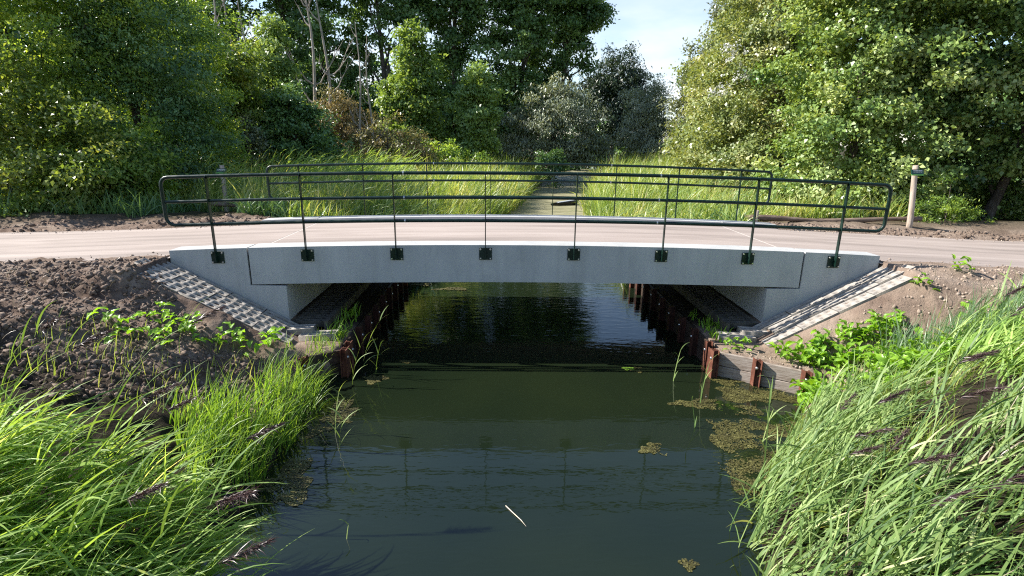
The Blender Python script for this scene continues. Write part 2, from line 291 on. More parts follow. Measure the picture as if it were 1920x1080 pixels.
def bm_obj(name, bm, mat, parent=None, bevel=0.0, smooth=False):
    me = bpy.data.meshes.new(name)
    if bevel > 0:
        es = [e for e in bm.edges if len(e.link_faces) == 2 and e.calc_face_angle(0) > 0.5]
        bmesh.ops.bevel(bm, geom=es, offset=bevel, segments=1, affect='EDGES', profile=0.5)
    bmesh.ops.recalc_face_normals(bm, faces=bm.faces)
    bm.to_mesh(me); bm.free()
    if smooth: me.polygons.foreach_set('use_smooth', np.ones(len(me.polygons), bool))
    me.materials.append(mat)
    return obj(name, me, parent)

def add_box(bm, c, s, rot=None):
    r = bmesh.ops.create_cube(bm, size=1.0)
    m = Matrix.Translation(c) @ (rot.to_4x4() if rot is not None else Matrix.Identity(4)) @ Matrix.Diagonal((*s, 1))
    bmesh.ops.transform(bm, matrix=m, verts=r['verts']); return r['verts']

def add_prism(bm, poly, y0, y1):
    """poly list of (x,z) extruded along y"""
    a = [bm.verts.new((x, y0, z)) for x, z in poly]; b = [bm.verts.new((x, y1, z)) for x, z in poly]
    n = len(poly)
    bm.faces.new(a); bm.faces.new(b[::-1])
    for i in range(n):
        bm.faces.new((a[i], b[i], b[(i + 1) % n], a[(i + 1) % n]))

def tube_np(paths, sides=7, closed=False):
    """paths: list of (pts (n,3), radii (n,)) -> V,F"""
    Vs, Fs, off = [], [], 0
    for P, Rr in paths:
        P = np.asarray(P, float); Rr = np.broadcast_to(np.asarray(Rr, float), (len(P),))
        T = np.roll(P, -1, 0) - np.roll(P, 1, 0) if closed else np.gradient(P, axis=0)
        T /= np.linalg.norm(T, axis=1, keepdims=True) + 1e-9
        ref = np.array([0.123, 0.97, 0.2]) if abs(T[:, 1]).max() < 0.9 else np.array([0.97, 0.1, 0.2])
        A = np.cross(T, ref); A /= np.linalg.norm(A, axis=1, keepdims=True) + 1e-9
        B = np.cross(T, A)
        an = np.linspace(0, 2 * np.pi, sides, endpoint=False)
        V = P[:, None] + Rr[:, None, None] * (A[:, None] * np.cos(an)[None, :, None] + B[:, None] * np.sin(an)[None, :, None])
        n = len(P); Vs.append(V.reshape(-1, 3))
        i = np.arange(n if closed else n - 1)[:, None]; j = np.arange(sides)[None]
        i2 = (i + 1) % n; j2 = (j + 1) % sides
        F = np.stack(np.broadcast_arrays(i * sides + j, i * sides + j2, i2 * sides + j2, i2 * sides + j), -1).reshape(-1, 4) + off
        Fs.append(F); off += n * sides
    return np.concatenate(Vs), np.concatenate(Fs)

def tube_obj(name, paths, mat, parent=None, sides=8, closed=False, caps=False):
    V, F = tube_np(paths, sides, closed)
    me = mesh_np(name, V, F, mat=mat, smooth=True)
    if caps:
        bm = bmesh.new(); bm.from_mesh(me); bmesh.ops.holes_fill(bm, edges=[e for e in bm.edges if e.is_boundary], sides=0)
        for f in bm.faces:
            if len(f.verts) > 4: f.smooth = False
        bm.to_mesh(me); bm.free()
    return obj(name, me, parent)

# ------------------------------------------------------------------ value noise (height field)
_T = np.random.default_rng(3).random((256, 256))
def vnoise(x, y):
    xi = np.floor(x).astype(int); yi = np.floor(y).astype(int); fx = x - xi; fy = y - yi
    fx = fx * fx * (3 - 2 * fx); fy = fy * fy * (3 - 2 * fy)
    g = lambda a, b: _T[a & 255, b & 255]
    return (g(xi, yi) * (1 - fx) + g(xi + 1, yi) * fx) * (1 - fy) + (g(xi, yi + 1) * (1 - fx) + g(xi + 1, yi + 1) * fx) * fy
def fbm(x, y, o=4, ga=0.5):
    s = 0; a = 1; t = 0
    for k in range(o):
        s = s + a * (vnoise(x * 2 ** k + 17.3 * k, y * 2 ** k + 9.1 * k) - 0.5); t += a; a *= ga
    return s / t * 2
def sstep(a, b, x):
    t = np.clip((x - a) / (b - a), 0, 1); return t * t * (3 - 2 * t)

# ------------------------------------------------------------------ ground height
def z_kerb(x): return ZT - 0.0037 * x * x
def z_road(x):
    a = np.abs(x)
    return np.interp(a, [0, 1.5, 3, 4.7, 6, 7.2, 8.6, 10, 12, 16, 22, 60, 400], [1.886, 1.878, 1.853, 1.804, 1.752, 1.70, 1.635, 1.57, 1.505, 1.42, 1.36, 1.3, 1.3])
def edge_l(y): return np.interp(y, [-9, -5.5, -3.6, -2.2, -1.2, -0.75, 4.9, 6, 12, 21, 53, 80], [-3.25, -3.15, -3.1, -3.15, -3.35, -3.06, -3.06, -2.9, -1.5, 0.2, 4.6, 8.5])
def edge_r(y): return np.interp(y, [-9, -6, -4.5, -3.6, -2.5, -1.6, -1.5, -0.79, -0.7, 4.9, 6, 12, 21, 53, 80], [1.2, 1.5, 2.05, 2.6, 3.5, 4.12, 4.05, 3.03, 3.06, 3.06, 3.1, 3.3, 4.3, 11.0, 16])
HD = ([-1.5, -0.4, 0.0, 0.12, 0.4, 0.75, 1.16, 2, 3.04, 4.2, 6], [-0.7, -0.45, -0.03, 0.14, 0.32, 0.46, 0.67, 1.08, 1.5, 1.66, 1.72])
def height(x, y, noise=True):
    x = np.asarray(x, float); y = np.asarray(y, float)
    ax = np.abs(x)
    d = np.where(x < (edge_l(y) + edge_r(y)) / 2, edge_l(y) - x, x - edge_r(y))
    nat = np.interp(d, *HD)
    # behind the little right-hand return wall the soil stands at plank height
    wz = (x > 0) & (y > -1.55) & (y < -0.7)
    nat = np.where(wz, np.where(d > 0.05, np.maximum(nat, 0.40), -0.6), nat)
    # graded slope in front of the wings
    slab = np.clip(0.67 + 0.53 * (ax - 4.16), 0.50, 3)
    slab = np.minimum(slab, z_road(x) - 0.02)
    zr = z_road(x)
    h = nat
    b = sstep(-1.35, -0.70, y)
    fr = np.where(d > 0.0, slab - 0.055, -0.6)
    h = np.where(y < 4.9, np.where(d > 0.0, nat * (1 - b) + fr * b, np.where(y > -0.75, -0.6, nat)), nat)
    # fill inside the abutments and under the road
    ins = (y > 0.16) & (y < 3.75)
    h = np.where(ins & (ax > 4.5), zr - 0.045, h)
    shoulder = (ax > 6.1)
    ws = sstep(-1.6, -0.05, y) * (1 - sstep(4.3, 6.0, y))
    h = np.where(shoulder, h * (1 - ws) + (zr - 0.005) * ws, h)
    h = np.where(shoulder & ins, zr - 0.045, h)
    # land beyond the bridge: drops from the road shoulder to a low meadow
    cap = 1.72 - 0.75 * sstep(5.0, 11.0, y) + 0.0 * x
    cap = np.where(ax > 12, np.maximum(cap, 1.25), cap)
    h = np.where(y > 3.9, np.minimum(h, cap), h)
    if noise:
        amp = np.where(x < 0, 1.0, 0.45)
        n = 0.16 * fbm(x * 1.1, y * 1.1, 3) + 0.10 * fbm(x * 3.1 + 5, y * 3.1, 4, 0.65) + 0.06 * np.abs(fbm(x * 11, y * 11 + 7, 2)) - 0.02
        quiet = np.where((ax < 6.15) & (y > -0.85) & (y < 5), 0.15, 1.0)           # paved slopes stay even
        quiet = np.where(ins, 0.0, quiet)
        quiet = np.where((ax > 6.15) & (y > -0.35) & (y <= 0.16), 0.45, quiet)
        quiet = quiet * np.where(d < 0.05, 0.1, np.clip(0.35 + d, 0.3, 1)) * np.where(wz & (d < 0.5), 0.3, 1)
        h = h + n * amp * quiet
        far = ins & (ax > 6.0)
        h = np.where(far, zr - 0.045, h)
    return h

def grid_ground():
    def ax_lines(a, b, s, lo, hi, g):
        c = list(np.arange(a, b, s)); v = c[-1]; st = s
        while v < hi: st *= g; v += st; c.append(v)
        v = c[0]; st = s; pre = []
        while v > lo: st *= g; v -= st; pre.append(v)
        return np.array(pre[::-1] + c)
    xs = ax_lines(-8.5, 8.5, 0.042, -900, 900, 1.16)
    ys = ax_lines(-5.2, 0.3, 0.042, -700, 0, 1.2)
    ys = np.concatenate([ys[ys < 0.3], np.arange(0.36, 6, 0.12), np.arange(6, 40, 0.7), np.geomspace(41, 1400, 28)])
    X, Y = np.meshgrid(xs, ys); Z = height(X, Y)
    V = np.stack([X, Y, Z], -1).reshape(-1, 3); ny, nx = X.shape
    i = np.arange(ny - 1)[:, None] * nx + np.arange(nx - 1)[None]
    F = np.stack([i, i + 1, i + nx + 1, i + nx], -1).reshape(-1, 4)
    o = obj('ground', mesh_np('ground', V, F, mat=M['soil'], smooth=True)); tag(o, 'bare brown soil banks on both sides of the bridge', kind='structure')
grid_ground()

def water():
    ys = np.array([-40, -9, -6, -4.5, -3, -1, 0, 5, 10, 20, 35, 53, 78.0])
    V, F = [], []
    for y in ys: V += [(edge_l(y) - 1.2, y, 0), (edge_r(y) + 1.2, y, 0)]
    for i in range(len(ys) - 1): F.append((2 * i, 2 * i + 1, 2 * i + 3, 2 * i + 2))
    o = obj('water', mesh_np('water', np.array(V), F, mat=M['water'])); tag(o, 'dark green still water of the channel', kind='structure')
water()

def road():
    xs = np.concatenate([-np.geomspace(400, 6.2, 70), np.geomspace(6.2, 400, 70)])
    for side in (-1, 1):
        x = np.concatenate([[6.045], np.geomspace(6.2, 400, 60)]) * side
        ysr = np.array([-0.02, 0.3, 1.0, 1.9, 2.8, 3.45, 3.72])
        X, Y = np.meshgrid(x, ysr, indexing='ij')
        wob = np.where((Y < 0) | (Y > 3.7), 0.12 * fbm(X * 1.3, Y * 0 + side * 4, 3), 0) * np.clip((np.abs(X) - 6.1) * 2, 0, 1)
        Y = Y + wob
        Z = z_road(X) - 0.004 + 0 * Y - 0.03 * np.where((Y < 0.1) | (Y > 3.6), 1, 0)
        V = np.stack([X, Y, Z], -1).reshape(-1, 3); n0, n1 = X.shape
        i = np.arange(n0 - 1)[:, None] * n1 + np.arange(n1 - 1)[None]
        F = np.stack([i, i + n1, i + n1 + 1, i + 1], -1).reshape(-1, 4)
        if side < 0: F = F[:, ::-1]
        o = obj('road', mesh_np('road', V, F, mat=M['road'])); tag(o, 'pale pinkish road surface running off the bridge to the ' + ('left' if side < 0 else 'right'), kind='structure')
road()

# ------------------------------------------------------------------ the bridge
def bridge():
    b = thing('concrete_bridge', 'low arched grey concrete bridge spanning the dark channel', 'bridge', (0, 0, 0))
    Y0, Y1 = 0.02, 3.97
    xb = np.linspace(-4.735, 4.715, 25)
    zb = lambda x: 1.327 - 0.0031 * x * x
    for y0, y1 in ((Y0, Y0 + 0.40), (Y1 - 0.42, Y1)):
        bm = bmesh.new()
        add_prism(bm, [(x, z_kerb(x)) for x in xb] + [(x, zb(x)) for x in xb[::-1]], y0, y1)
        o = bm_obj('edge_beam', bm, M['concrete'], b, bevel=0.010)
    # deck slab under the surfacing
    bm = bmesh.new(); add_prism(bm, [(x, z_road(x) - 0.05) for x in xb] + [(x, zb(x) + 0.012) for x in xb[::-1]], Y0 + 0.403, Y1 - 0.423)
    bm_obj('deck_slab', bm, M['concrete'], b)
    # surfacing
    xr = np.concatenate([np.linspace(-6.04, -4.76, 6)]), np.linspace(-4.72, 4.70, 25), np.linspace(4.74, 6.04, 6)
    for xs in xr:
        bm = bmesh.new(); add_prism(bm, [(x, z_road(x)) for x in xs] + [(x, z_road(x) - 0.04) for x in xs[::-1]], Y0 + 0.36 if abs(xs[0]) > 4.73 else Y0 + 0.405, Y1 - 0.425)
        bm_obj('surfacing', bm, M['road'], b)
    for x in (-4.74, 4.72):
        bm = bmesh.new(); add_box(bm, (x, (Y0 + Y1) / 2, z_road(x) - 0.018), (0.034, Y1 - Y0 - 0.85, 0.03)); bm_obj('expansion_joint', bm, M['jointpale'], b)
    for s in (-1, 1):
        jx = 4.765 if s < 0 else 4.745
        poly = [(6.05, z_kerb(6.05) - 0.004), (5.4, z_kerb(5.4)), (jx, z_kerb(jx)), (jx, 1.243), (4.16, 1.236), (4.165, 0.30), (4.75, 0.30), (6.05, 1.20)]
        poly = [(s * x, z) for x, z in poly]
        for y0, y1 in ((Y0 - 0.003, Y0 + 0.35), (Y1 - 0.37, Y1 + 0.003)):
            bm = bmesh.new(); add_prism(bm, poly, y0, y1); bm_obj('wing_wall', bm, M['concrete'], b, bevel=0.012)
        bm = bmesh.new(); add_box(bm, (s * 4.62, (Y0 + Y1) / 2, 0.75), (0.90, Y1 - Y0 - 0.74, 0.98)); bm_obj('abutment', bm, M['concrete'], b)
        # dark compressible filler in the joint behind the beam end
        bm = bmesh.new(); add_box(bm, (s * (jx - 0.015), (Y0 + Y1) / 2, 1.50), (0.02, Y1 - Y0 - 0.06, 0.53)); bm_obj('joint_filler', bm, M['joint'], b)
bridge()

def arch(x): return 3.17 - 0.0036 * x * x
def railing(label, y, plates, face):
    """railing frame: one bent tube all round, a middle rail, flat posts, base plates with bolts"""
    t = thing('bridge_railing', label, 'railing', (0, y, 0), 'railings along both edges of the bridge')
    E = 5.985; r = 0.13
    P = []
    xs = np.linspace(-(E - r), E - r, 41)
    for x in xs: P.append((x, 0, arch(x)))
    zt, zb_ = arch(E), arch(E) - 0.775
    for a in np.linspace(0, np.pi / 2, 5)[1:]: P.append((E - r + r * math.sin(a), 0, arch(E - r) - r + r * math.cos(a)))
    P.append((E, 0, (zt + zb_) / 2))
    for a in np.linspace(0, np.pi / 2, 5): P.append((E - r + r * math.cos(a), 0, arch(E - r) - 0.775 + r - r * math.sin(a)))
    for x in xs[::-1][1:-1]: P.append((x, 0, arch(x) - 0.775))
    for a in np.linspace(np.pi / 2, 0, 5): P.append((-(E - r) - r * math.cos(a), 0, arch(E - r) - 0.775 + r - r * math.sin(a)))
    P.append((-E, 0, (zt + zb_) / 2))
    for a in np.linspace(np.pi / 2, 0, 5)[:-1]: P.append((-(E - r) - r * math.sin(a), 0, arch(E - r) - r + r * math.cos(a)))
    tube_obj('rail_frame', [(np.array(P), 0.029)], M['paint'], t, sides=10, closed=True)
    xm = np.linspace(-E + 0.03, E - 0.03, 41)
    tube_obj('middle_rail', [(np.stack([xm, 0 * xm, arch(xm) - 0.395], -1), 0.026)], M['paint'], t, sides=10)
    # splice collars where two lengths of tube meet
    for xc in (-2.08, 2.12):
        for dz in (0, 0.395, 0.775):
            tube_obj('collar', [(np.array([(xc - 0.011, 0, arch(xc) - dz), (xc + 0.011, 0, arch(xc) - dz)]), 0.031)], M['galv'], t, sides=10)
    for i in range(8):
        x = 1.5 * (i - 3.5)
        bm = bmesh.new()
        zt_ = arch(x) - 0.012; zl = arch(x) - (1.42 if plates else 1.35)
        add_box(bm, (x, -0.012 * face, (zt_ + zl) / 2), (0.014, 0.066, zt_ - zl))
        # rounded head
        c = bmesh.ops.create_cone(bm, segments=10, radius1=0.033, radius2=0.033, depth=0.014, cap_ends=True)
        bmesh.ops.transform(bm, matrix=Matrix.Translation((x, -0.012 * face, zt_)) @ Matrix.Rotation(rad(90), 4, 'Y'), verts=c['verts'])
        bm_obj('post', bm, M['paint'], t)
        pl = bmesh.new(); py = 0.034 * face
        add_box(pl, (x, py, arch(x) - 1.343), (0.215, 0.012, 0.205))
        p = bm_obj('base_plate', pl, M['paint'], t, bevel=0.004)
        for sx in (-1, 1):
            for sz in (-1, 1):
                q = bmesh.new(); c = bmesh.ops.create_cone(q, segments=8, radius1=0.017, radius2=0.013, depth=0.022, cap_ends=True)
                bmesh.ops.transform(q, matrix=Matrix.Translation((x + sx * 0.083, py - 0.014 * face, arch(x) - 1.343 + sz * 0.078)) @ Matrix.Rotation(rad(90) * face, 4, 'X'), verts=c['verts'])
                bm_obj('bolt', q, M['galv'], p)
railing('dark green tubular railing bolted to the bridge edge nearer the viewer', -0.025, True, 1)
railing('dark green tubular railing on the far edge of the bridge deck', 4.015, True, -1)

# ------------------------------------------------------------------ honeycomb grass pavers on the slopes
def paver_mesh(lx=0.60, ly=0.25, nx=4, ny=2, th=0.10):
    V, F = [], []
    cx, cy = lx / nx, ly / ny
    K = 8
    for j in range(ny):
        for i in range(nx):
            ox = -lx / 2 + cx * (i + 0.5); oy = -ly / 2 + cy * (j + 0.5)
            sq = [(-.5, -.5), (0, -.5), (.5, -.5), (.5, 0), (.5, .5), (0, .5), (-.5, .5), (-.5, 0)]
            b = len(V)
            for (a, c) in sq: V.append((ox + a * cx, oy + c * cy, 0))
            sh = 0.012 if j % 2 else -0.012
            for (a, c) in sq:
                l = math.hypot(a, c); V.append((ox + sh + a / l * cx * 0.31, oy + c / l * cy * 0.26, -0.004))
            for (a, c) in sq:
                l = math.hypot(a, c); V.append((ox + sh + a / l * cx * 0.27, oy + c / l * cy * 0.22, -th * 0.8))
            for k in range(K):
                k2 = (k + 1) % K
                F.append((b + k, b + k2, b + 8 + k2, b + 8 + k)); F.append((b + 8 + k, b + 8 + k2, b + 16 + k2, b + 16 + k))
    b = len(V)
    x, y = lx / 2, ly / 2
    V += [(-x, -y, 0), (x, -y, 0), (x, y, 0), (-x, y, 0), (-x, -y, -th), (x, -y, -th), (x, y, -th), (-x, y, -th)]
    for k in range(4): F.append((b + k, b + 4 + k, b + 4 + (k + 1) % 4, b + (k + 1) % 4))
    return mesh_np('paver', np.array(V), F, mat=M['paver'])
PAV = paver_mesh(); PAVD = PAV.copy(); PAVD.materials[0] = M['shadepaver']
def paver_slope(s):
    t = thing('paver_slope', 'pale honeycomb concrete pavers sloping beside the ' + ('left' if s < 0 else 'right') + ' wing wall', 'paving', (s * 4.2, -0.4, 0.6), 'honeycomb slope pavings')
    a = math.atan(0.53)
    r = np.random.default_rng(11 + s)
    def put(x, y, z, rx, ry, me=PAV):
        o = obj('paver', me, t); o.location = (x - s * 4.2, y + 0.4, z - 0.6); o.rotation_euler = (rx, ry, r.normal(0, 0.012))
    for row in range(3):
        for k in range(4):
            u = 0.05 + 0.615 * (k + 0.5) - (0.2, 0.05, 0.3)[row]
            x = 4.10 + u * math.cos(a); z = 0.615 + u * math.sin(a)
            if x > 6.05: continue
            put(s * x, -0.15 - 0.262 * row, z + (0.012 - 0.008 * row if s > 0 else 0) + r.normal(0, 0.006), (-0.075 if s > 0 else 0.02) + r.normal(0, 0.02), -s * a + r.normal(0, 0.012))
    # level rows at the foot and on the berm under the deck
    for k in range(2):
        put(s * (3.95 - 0.42 * k), -0.26 - 0.14 * k, 0.585 - 0.05 * k + r.normal(0, 0.008), r.normal(0, 0.02), s * 0.06)
    for k in range(13):
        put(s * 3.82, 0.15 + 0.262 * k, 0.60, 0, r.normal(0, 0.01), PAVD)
    bm = bmesh.new(); add_box(bm, (s * 3.50 - s * 4.2, 2.0 + 0.4, 0.56 - 0.6), (0.07, 4.2, 0.16)); bm_obj('edging_strip', bm, M['shadepaver'], t)
for s in (-1, 1): paver_slope(s)

# ------------------------------------------------------------------ bank revetment: rusty posts and planks
def revetment(s):
    t = thing('bank_revetment', 'rust brown steel posts holding grey planks along the ' + ('left' if s < 0 else 'right') + ' bank under the bridge', 'retaining wall', (s * 3, 0, 0), 'bank revetments')
    r = np.random.default_rng(5 + s)
    def post(x, y, h, ang, mt='rust'):
        bm = bmesh.new()
        R_ = Matrix.Rotation(ang, 3, 'Z')
        add_box(bm, R_ @ Vector((0.045, 0, 0)), (0.012, 0.12, 1.0)); add_box(bm, R_ @ Vector((-0.045, 0, 0)), (0.012, 0.12, 1.0)); add_box(bm, Vector((0, 0, 0)), (0.078, 0.012, 1.0), R_)
        for v in bm.verts: v.co = R_ @ (R_.inverted() @ v.co) if False else v.co
        bmesh.ops.scale(bm, vec=(1, 1, h + 0.7), verts=bm.verts)
        bmesh.ops.translate(bm, vec=(x - s * 3, y, (h - 0.7) / 2), verts=bm.verts)
        p = bm_obj('post', bm, M[mt], t)
        q = bmesh.new(); c = bmesh.ops.create_uvsphere(q, u_segments=8, v_segments=6, radius=0.024)
        off = R_ @ Vector((-0.055 if s > 0 else 0.055, 0, 0)) if abs(ang) < 0.1 else Vector((-0.03 * s, -0.055, 0))
        bmesh.ops.translate(q, vec=(x - s * 3 + off.x, y + off.y, h * 0.72), verts=q.verts); bm_obj('bolt', q, M['galv'], p)
    def planks(x0, y0, x1, y1, h, mt='plank'):
        L_ = math.hypot(x1 - x0, y1 - y0); a = math.atan2(y1 - y0, x1 - x0)
        for k in range(3):
            z = h - 0.13 - 0.235 * k
            bm = bmesh.new(); add_box(bm, (0, 0, 0), (L_ - 0.01, 0.05, 0.225)); o = bm_obj('plank', bm, M[mt], t, bevel=0.006)
            o.location = ((x0 + x1) / 2 - s * 3, (y0 + y1) / 2, z); o.rotation_euler = (r.normal(0, 0.01), r.normal(0, 0.006), a + r.normal(0, 0.004))
    ys = np.arange(-0.66, 5.3, 0.66)
    for i, y in enumerate(ys):
        post(s * 2.965, y, 0.50 + r.normal(0, 0.015), 0.0, 'shaderust' if 0 < i < len(ys) - 2 else 'rust')
        if i < len(ys) - 1: planks(s * 3.045, y, s * 3.045, ys[i + 1], 0.45, 'shadeplank')
    # return along the bank towards the viewer
    A = np.array([3.0, -0.80]); B = np.array([4.12, -1.58]) if s > 0 else np.array([3.55, -1.15])
    n = 3 if s > 0 else 2
    d = (B - A) / (n - 1); nr = np.array([-(B - A)[1], (B - A)[0]]); nr = nr / np.linalg.norm(nr)
    for i in range(n):
        p = A + d * i; post(s * (p[0] - 0.065 * abs(nr[0])), p[1] - 0.065 * abs(nr[1]), 0.46 - 0.02 * i, s * math.atan2(d[1], d[0]) + rad(90) * 0 )
        if i < n - 1:
            q = p + d; planks(s * p[0], p[1], s * q[0], q[1], 0.43 - 0.02 * i, 'plank' if s > 0 else 'shadeplank')
    post(s * 2.965, -0.95, 0.47, 0.0)
for s in (-1, 1): revetment(s)

# ------------------------------------------------------------------ signposts, log rails, drifting things
def signpost(label, base, top, r0, r1, yaw):
    t = thing('signpost', label, 'signpost', base, 'wooden signposts beside the road')
    d = np.array(top) - np.array(base); k = np.linspace(0, 1, 9)[:, None]
    P = d * k + np.stack([0.012 * np.sin(5 * k[:, 0]), 0 * k[:, 0], 0 * k[:, 0]], -1); P[0, 2] -= 0.15
    tube_obj('post', [(P, r0 + (r1 - r0) * k[:, 0])], M['post'], t, sides=10, caps=True)
    pd = d * 0.90 + np.array([0, -r1 - 0.012, 0])
    R_ = Matrix.Rotation(yaw, 3, 'Z') @ Matrix.Rotation(rad(-12), 3, 'X')
    def box(name, c, s, m, par):
        bm = bmesh.new(); add_box(bm, Vector(pd) + R_ @ Vector(c), s, R_); return bm_obj(name, bm, m, par)
    pl = box('sign_plate', (0, 0, 0.012), (0.34, 0.012, 0.125), M['sign'], t)
    box('sign_stripe', (0, -0.001, -0.066), (0.34, 0.0125, 0.030), M['signstripe'], t)
    # two rows of small white lettering, too small to read
    rr = random.Random(4); x = -0.115
    for row, z, w in ((0, 0.040, 0.022), (1, 0.006, 0.014)):
        x = -0.12
        bm = bmesh.new()
        while x < 0.11:
            ww = w * rr.uniform(0.45, 0.9)
            add_box(bm, Vector(pd) + R_ @ Vector((x + ww / 2, -0.0075, z)), (ww * 0.8, 0.002, w * 0.9), R_); x += ww + (0.012 if rr.random() < 0.2 else 0.003)
        bm_obj('lettering', bm, M['letter'], pl)
signpost('leaning pale wooden signpost with small green plate by the right verge', (10.35, 5.0, 1.50), (10.19, 5.0, 3.20), 0.072, 0.062, rad(4))
signpost('upright shaded wooden signpost with green plate among the left weeds', (-9.22, 8.3, 1.15), (-9.17, 8.3, 2.86), 0.072, 0.066, rad(-6))

def log(name, label, pts, r, mat=None):
    P = np.array(pts, float); c = P.mean(0)
    n = 14; k = np.linspace(0, 1, n); Q = np.stack([np.interp(k, np.linspace(0, 1, len(P)), P[:, i]) for i in range(3)], -1) - c
    Q[:, 2] += 0.02 * np.sin(k * 9); rr = r * (1 + 0.15 * np.sin(k * 13)) * (1 - 0.2 * k)
    o = tube_obj(name, [(Q, rr)], mat or M['log'], None, sides=9, caps=True); o.location = c
    tag(o, label, 'log'); return o
log('log_rail', 'long low log rail lying along the road edge by the leaning signpost', [(6.1, 5.45, 1.76), (8.2, 5.33, 1.71), (10.75, 5.16, 1.80)], 0.075)
st = tube_obj('stake', [(np.array([(0, 0, -0.2), (0.0, 0, 0.2), (0.01, 0, 0.46)]), 0.055)], M['post'], None, sides=9, caps=True); st.location = (6.33, 5.27, 1.52)
tag(st, 'short reddish wooden stake holding up the end of the log rail', 'stake')
log('fallen_log', 'grey fallen log half hidden in the shaded weeds left of the bridge', [(-9.3, 7.6, 1.72), (-8.3, 7.7, 1.66), (-7.4, 7.8, 1.60)], 0.06)
log('fallen_log', 'dark branch lying in the weeds behind the far kerb', [(-6.9, 7.4, 1.5), (-6.0, 7.4, 1.52), (-5.2, 7.6, 1.5)], 0.05)

def tub():
    t = thing('floating_tub', 'black plastic tub with pale wet rim drifting on the scummy water', 'tub', (3.35, 23.6, 0.0))
    bm = bmesh.new()
    pr = [(-0.95, 0.0), (-0.6, -0.22), (0.5, -0.30), (0.95, -0.1), (0.85, 0.28), (0.0, 0.34), (-0.7, 0.22)]
    lo = [bm.verts.new((x * 0.85, y * 0.85, -0.05)) for x, y in pr]; hi = [bm.verts.new((x, y, 0.20 + 0.10 * x)) for x, y in pr]
    hi2 = [bm.verts.new((x * 0.86, y * 0.82, 0.205 + 0.10 * x)) for x, y in pr]; inn = [bm.verts.new((x * 0.8, y * 0.75, 0.05)) for x, y in pr]
    n = len(pr); bm.faces.new(lo[::-1]); bm.faces.new(inn)
    for A, B in ((lo, hi), (hi, hi2), (hi2, inn)):
        for i in range(n): bm.faces.new((A[i], A[(i + 1) % n], B[(i + 1) % n], B[i]))
    bm_obj('hull', bm, M['blackplastic'], t)
    bm = bmesh.new(); add_box(bm, (0.1, 0.02, 0.24), (1.1, 0.3, 0.03), Matrix.Rotation(-0.1, 3, 'Y')); bm_obj('lid', bm, M['greyplastic'], t, bevel=0.01)
    t.rotation_euler = (0, 0, rad(22))
tub()
sk = tube_obj('floating_stalk', [(np.array([(-0.10, 0.15, 0.006), (-0.03, 0.04, 0.010), (0.05, -0.07, 0.008), (0.10, -0.16, 0.004)]), np.array([0.0045, 0.005, 0.004, 0.0025]))], M['drystick'], None, sides=6, caps=True)
sk.location = (-0.325, -4.27, 0.0); tag(sk, 'short pale dry stalk floating on the open water', 'stalk')

# ------------------------------------------------------------------ foliage
def unit(v): return v / (np.linalg.norm(v, axis=-1, keepdims=True) + 1e-9)
def leaf_quads(C, D, Nn, Ln, Wd, tint, fold=0.25):
    """diamond leaves: base, side, tip, side"""
    D = unit(D); S = unit(np.cross(Nn, D)); Nn = np.cross(D, S)
    Ln = Ln[:, None]; Wd = Wd[:, None]
    V = np.stack([C - D * Ln * 0.5, C + S * Wd * 0.5 - D * Ln * 0.08 + Nn * Wd * fold, C + D * Ln * 0.5 - Nn * Ln * 0.12, C - S * Wd * 0.5 - D * Ln * 0.08 + Nn * Wd * fold], 1).reshape(-1, 3)
    F = np.arange(len(C) * 4).reshape(-1, 4)
    return V, F, tint

def crown(r, ells, ncl, per, rcl, Ln, Wd, droop=0.3, shell=0.5, flat=0.6, grow=0.4, tbase=0.5):
    """leaf sprays spread through a union of ellipsoids"""
    ncl = int(ncl * 0.78); per = per * 1.3
    E = np.array(ells, float); vol = (E[:, 3] * E[:, 4] + E[:, 4] * E[:, 5] + E[:, 3] * E[:, 5]); w = vol / vol.sum()
    k = r.choice(len(E), ncl, p=w); u = unit(r.normal(size=(ncl, 3)))
    rr = 1 - (1 - shell) * r.random(ncl) ** 1.6
    rr *= 1 + 0.20 * r.normal(size=ncl)
    P = E[k, :3] + u * E[k, 3:] * rr[:, None]
    ok = np.ones(ncl, bool)
    for i in range(len(E)):
        q = np.linalg.norm((P - E[i, :3]) / E[i, 3:], axis=1); ok &= (q > 0.45) | (k == i)
    P, u, k = P[ok], u[ok], k[ok]; n = len(P)
    out = unit((P - E[k, :3]) / E[k, 3:] ** 1)
    size = rcl * r.uniform(0.55, 1.35, n)
    ctint = np.clip(tbase + 0.21 * r.normal(size=n), 0, 1)
    m = np.maximum((per * (size / rcl) ** 2).astype(int), 4); idx = np.repeat(np.arange(n), m); T = len(idx)
    off = r.normal(size=(T, 3)) * 0.42; off[:, 2] *= flat
    stretch = unit(out + np.array([0, 0, 0.15])) * (r.random(T)[:, None] - 0.3)[idx * 0 + np.arange(T)] if False else 0
    C = P[idx] + off * size[idx][:, None] + out[idx] * (size[idx] * grow * (r.random(T) - 0.3))[:, None]
    D = out[idx] * 0.7 + r.normal(size=(T, 3)) * 0.65; D[:, 2] -= droop
    Nn = out[idx] * 0.55 + np.array([0, 0, 0.75]) + r.normal(size=(T, 3)) * 0.5
    sc = r.uniform(0.65, 1.3, T)
    return leaf_quads(C, D, Nn, Ln * sc, Wd * sc, np.clip(ctint[idx] + 0.14 * r.normal(size=T), 0, 1))

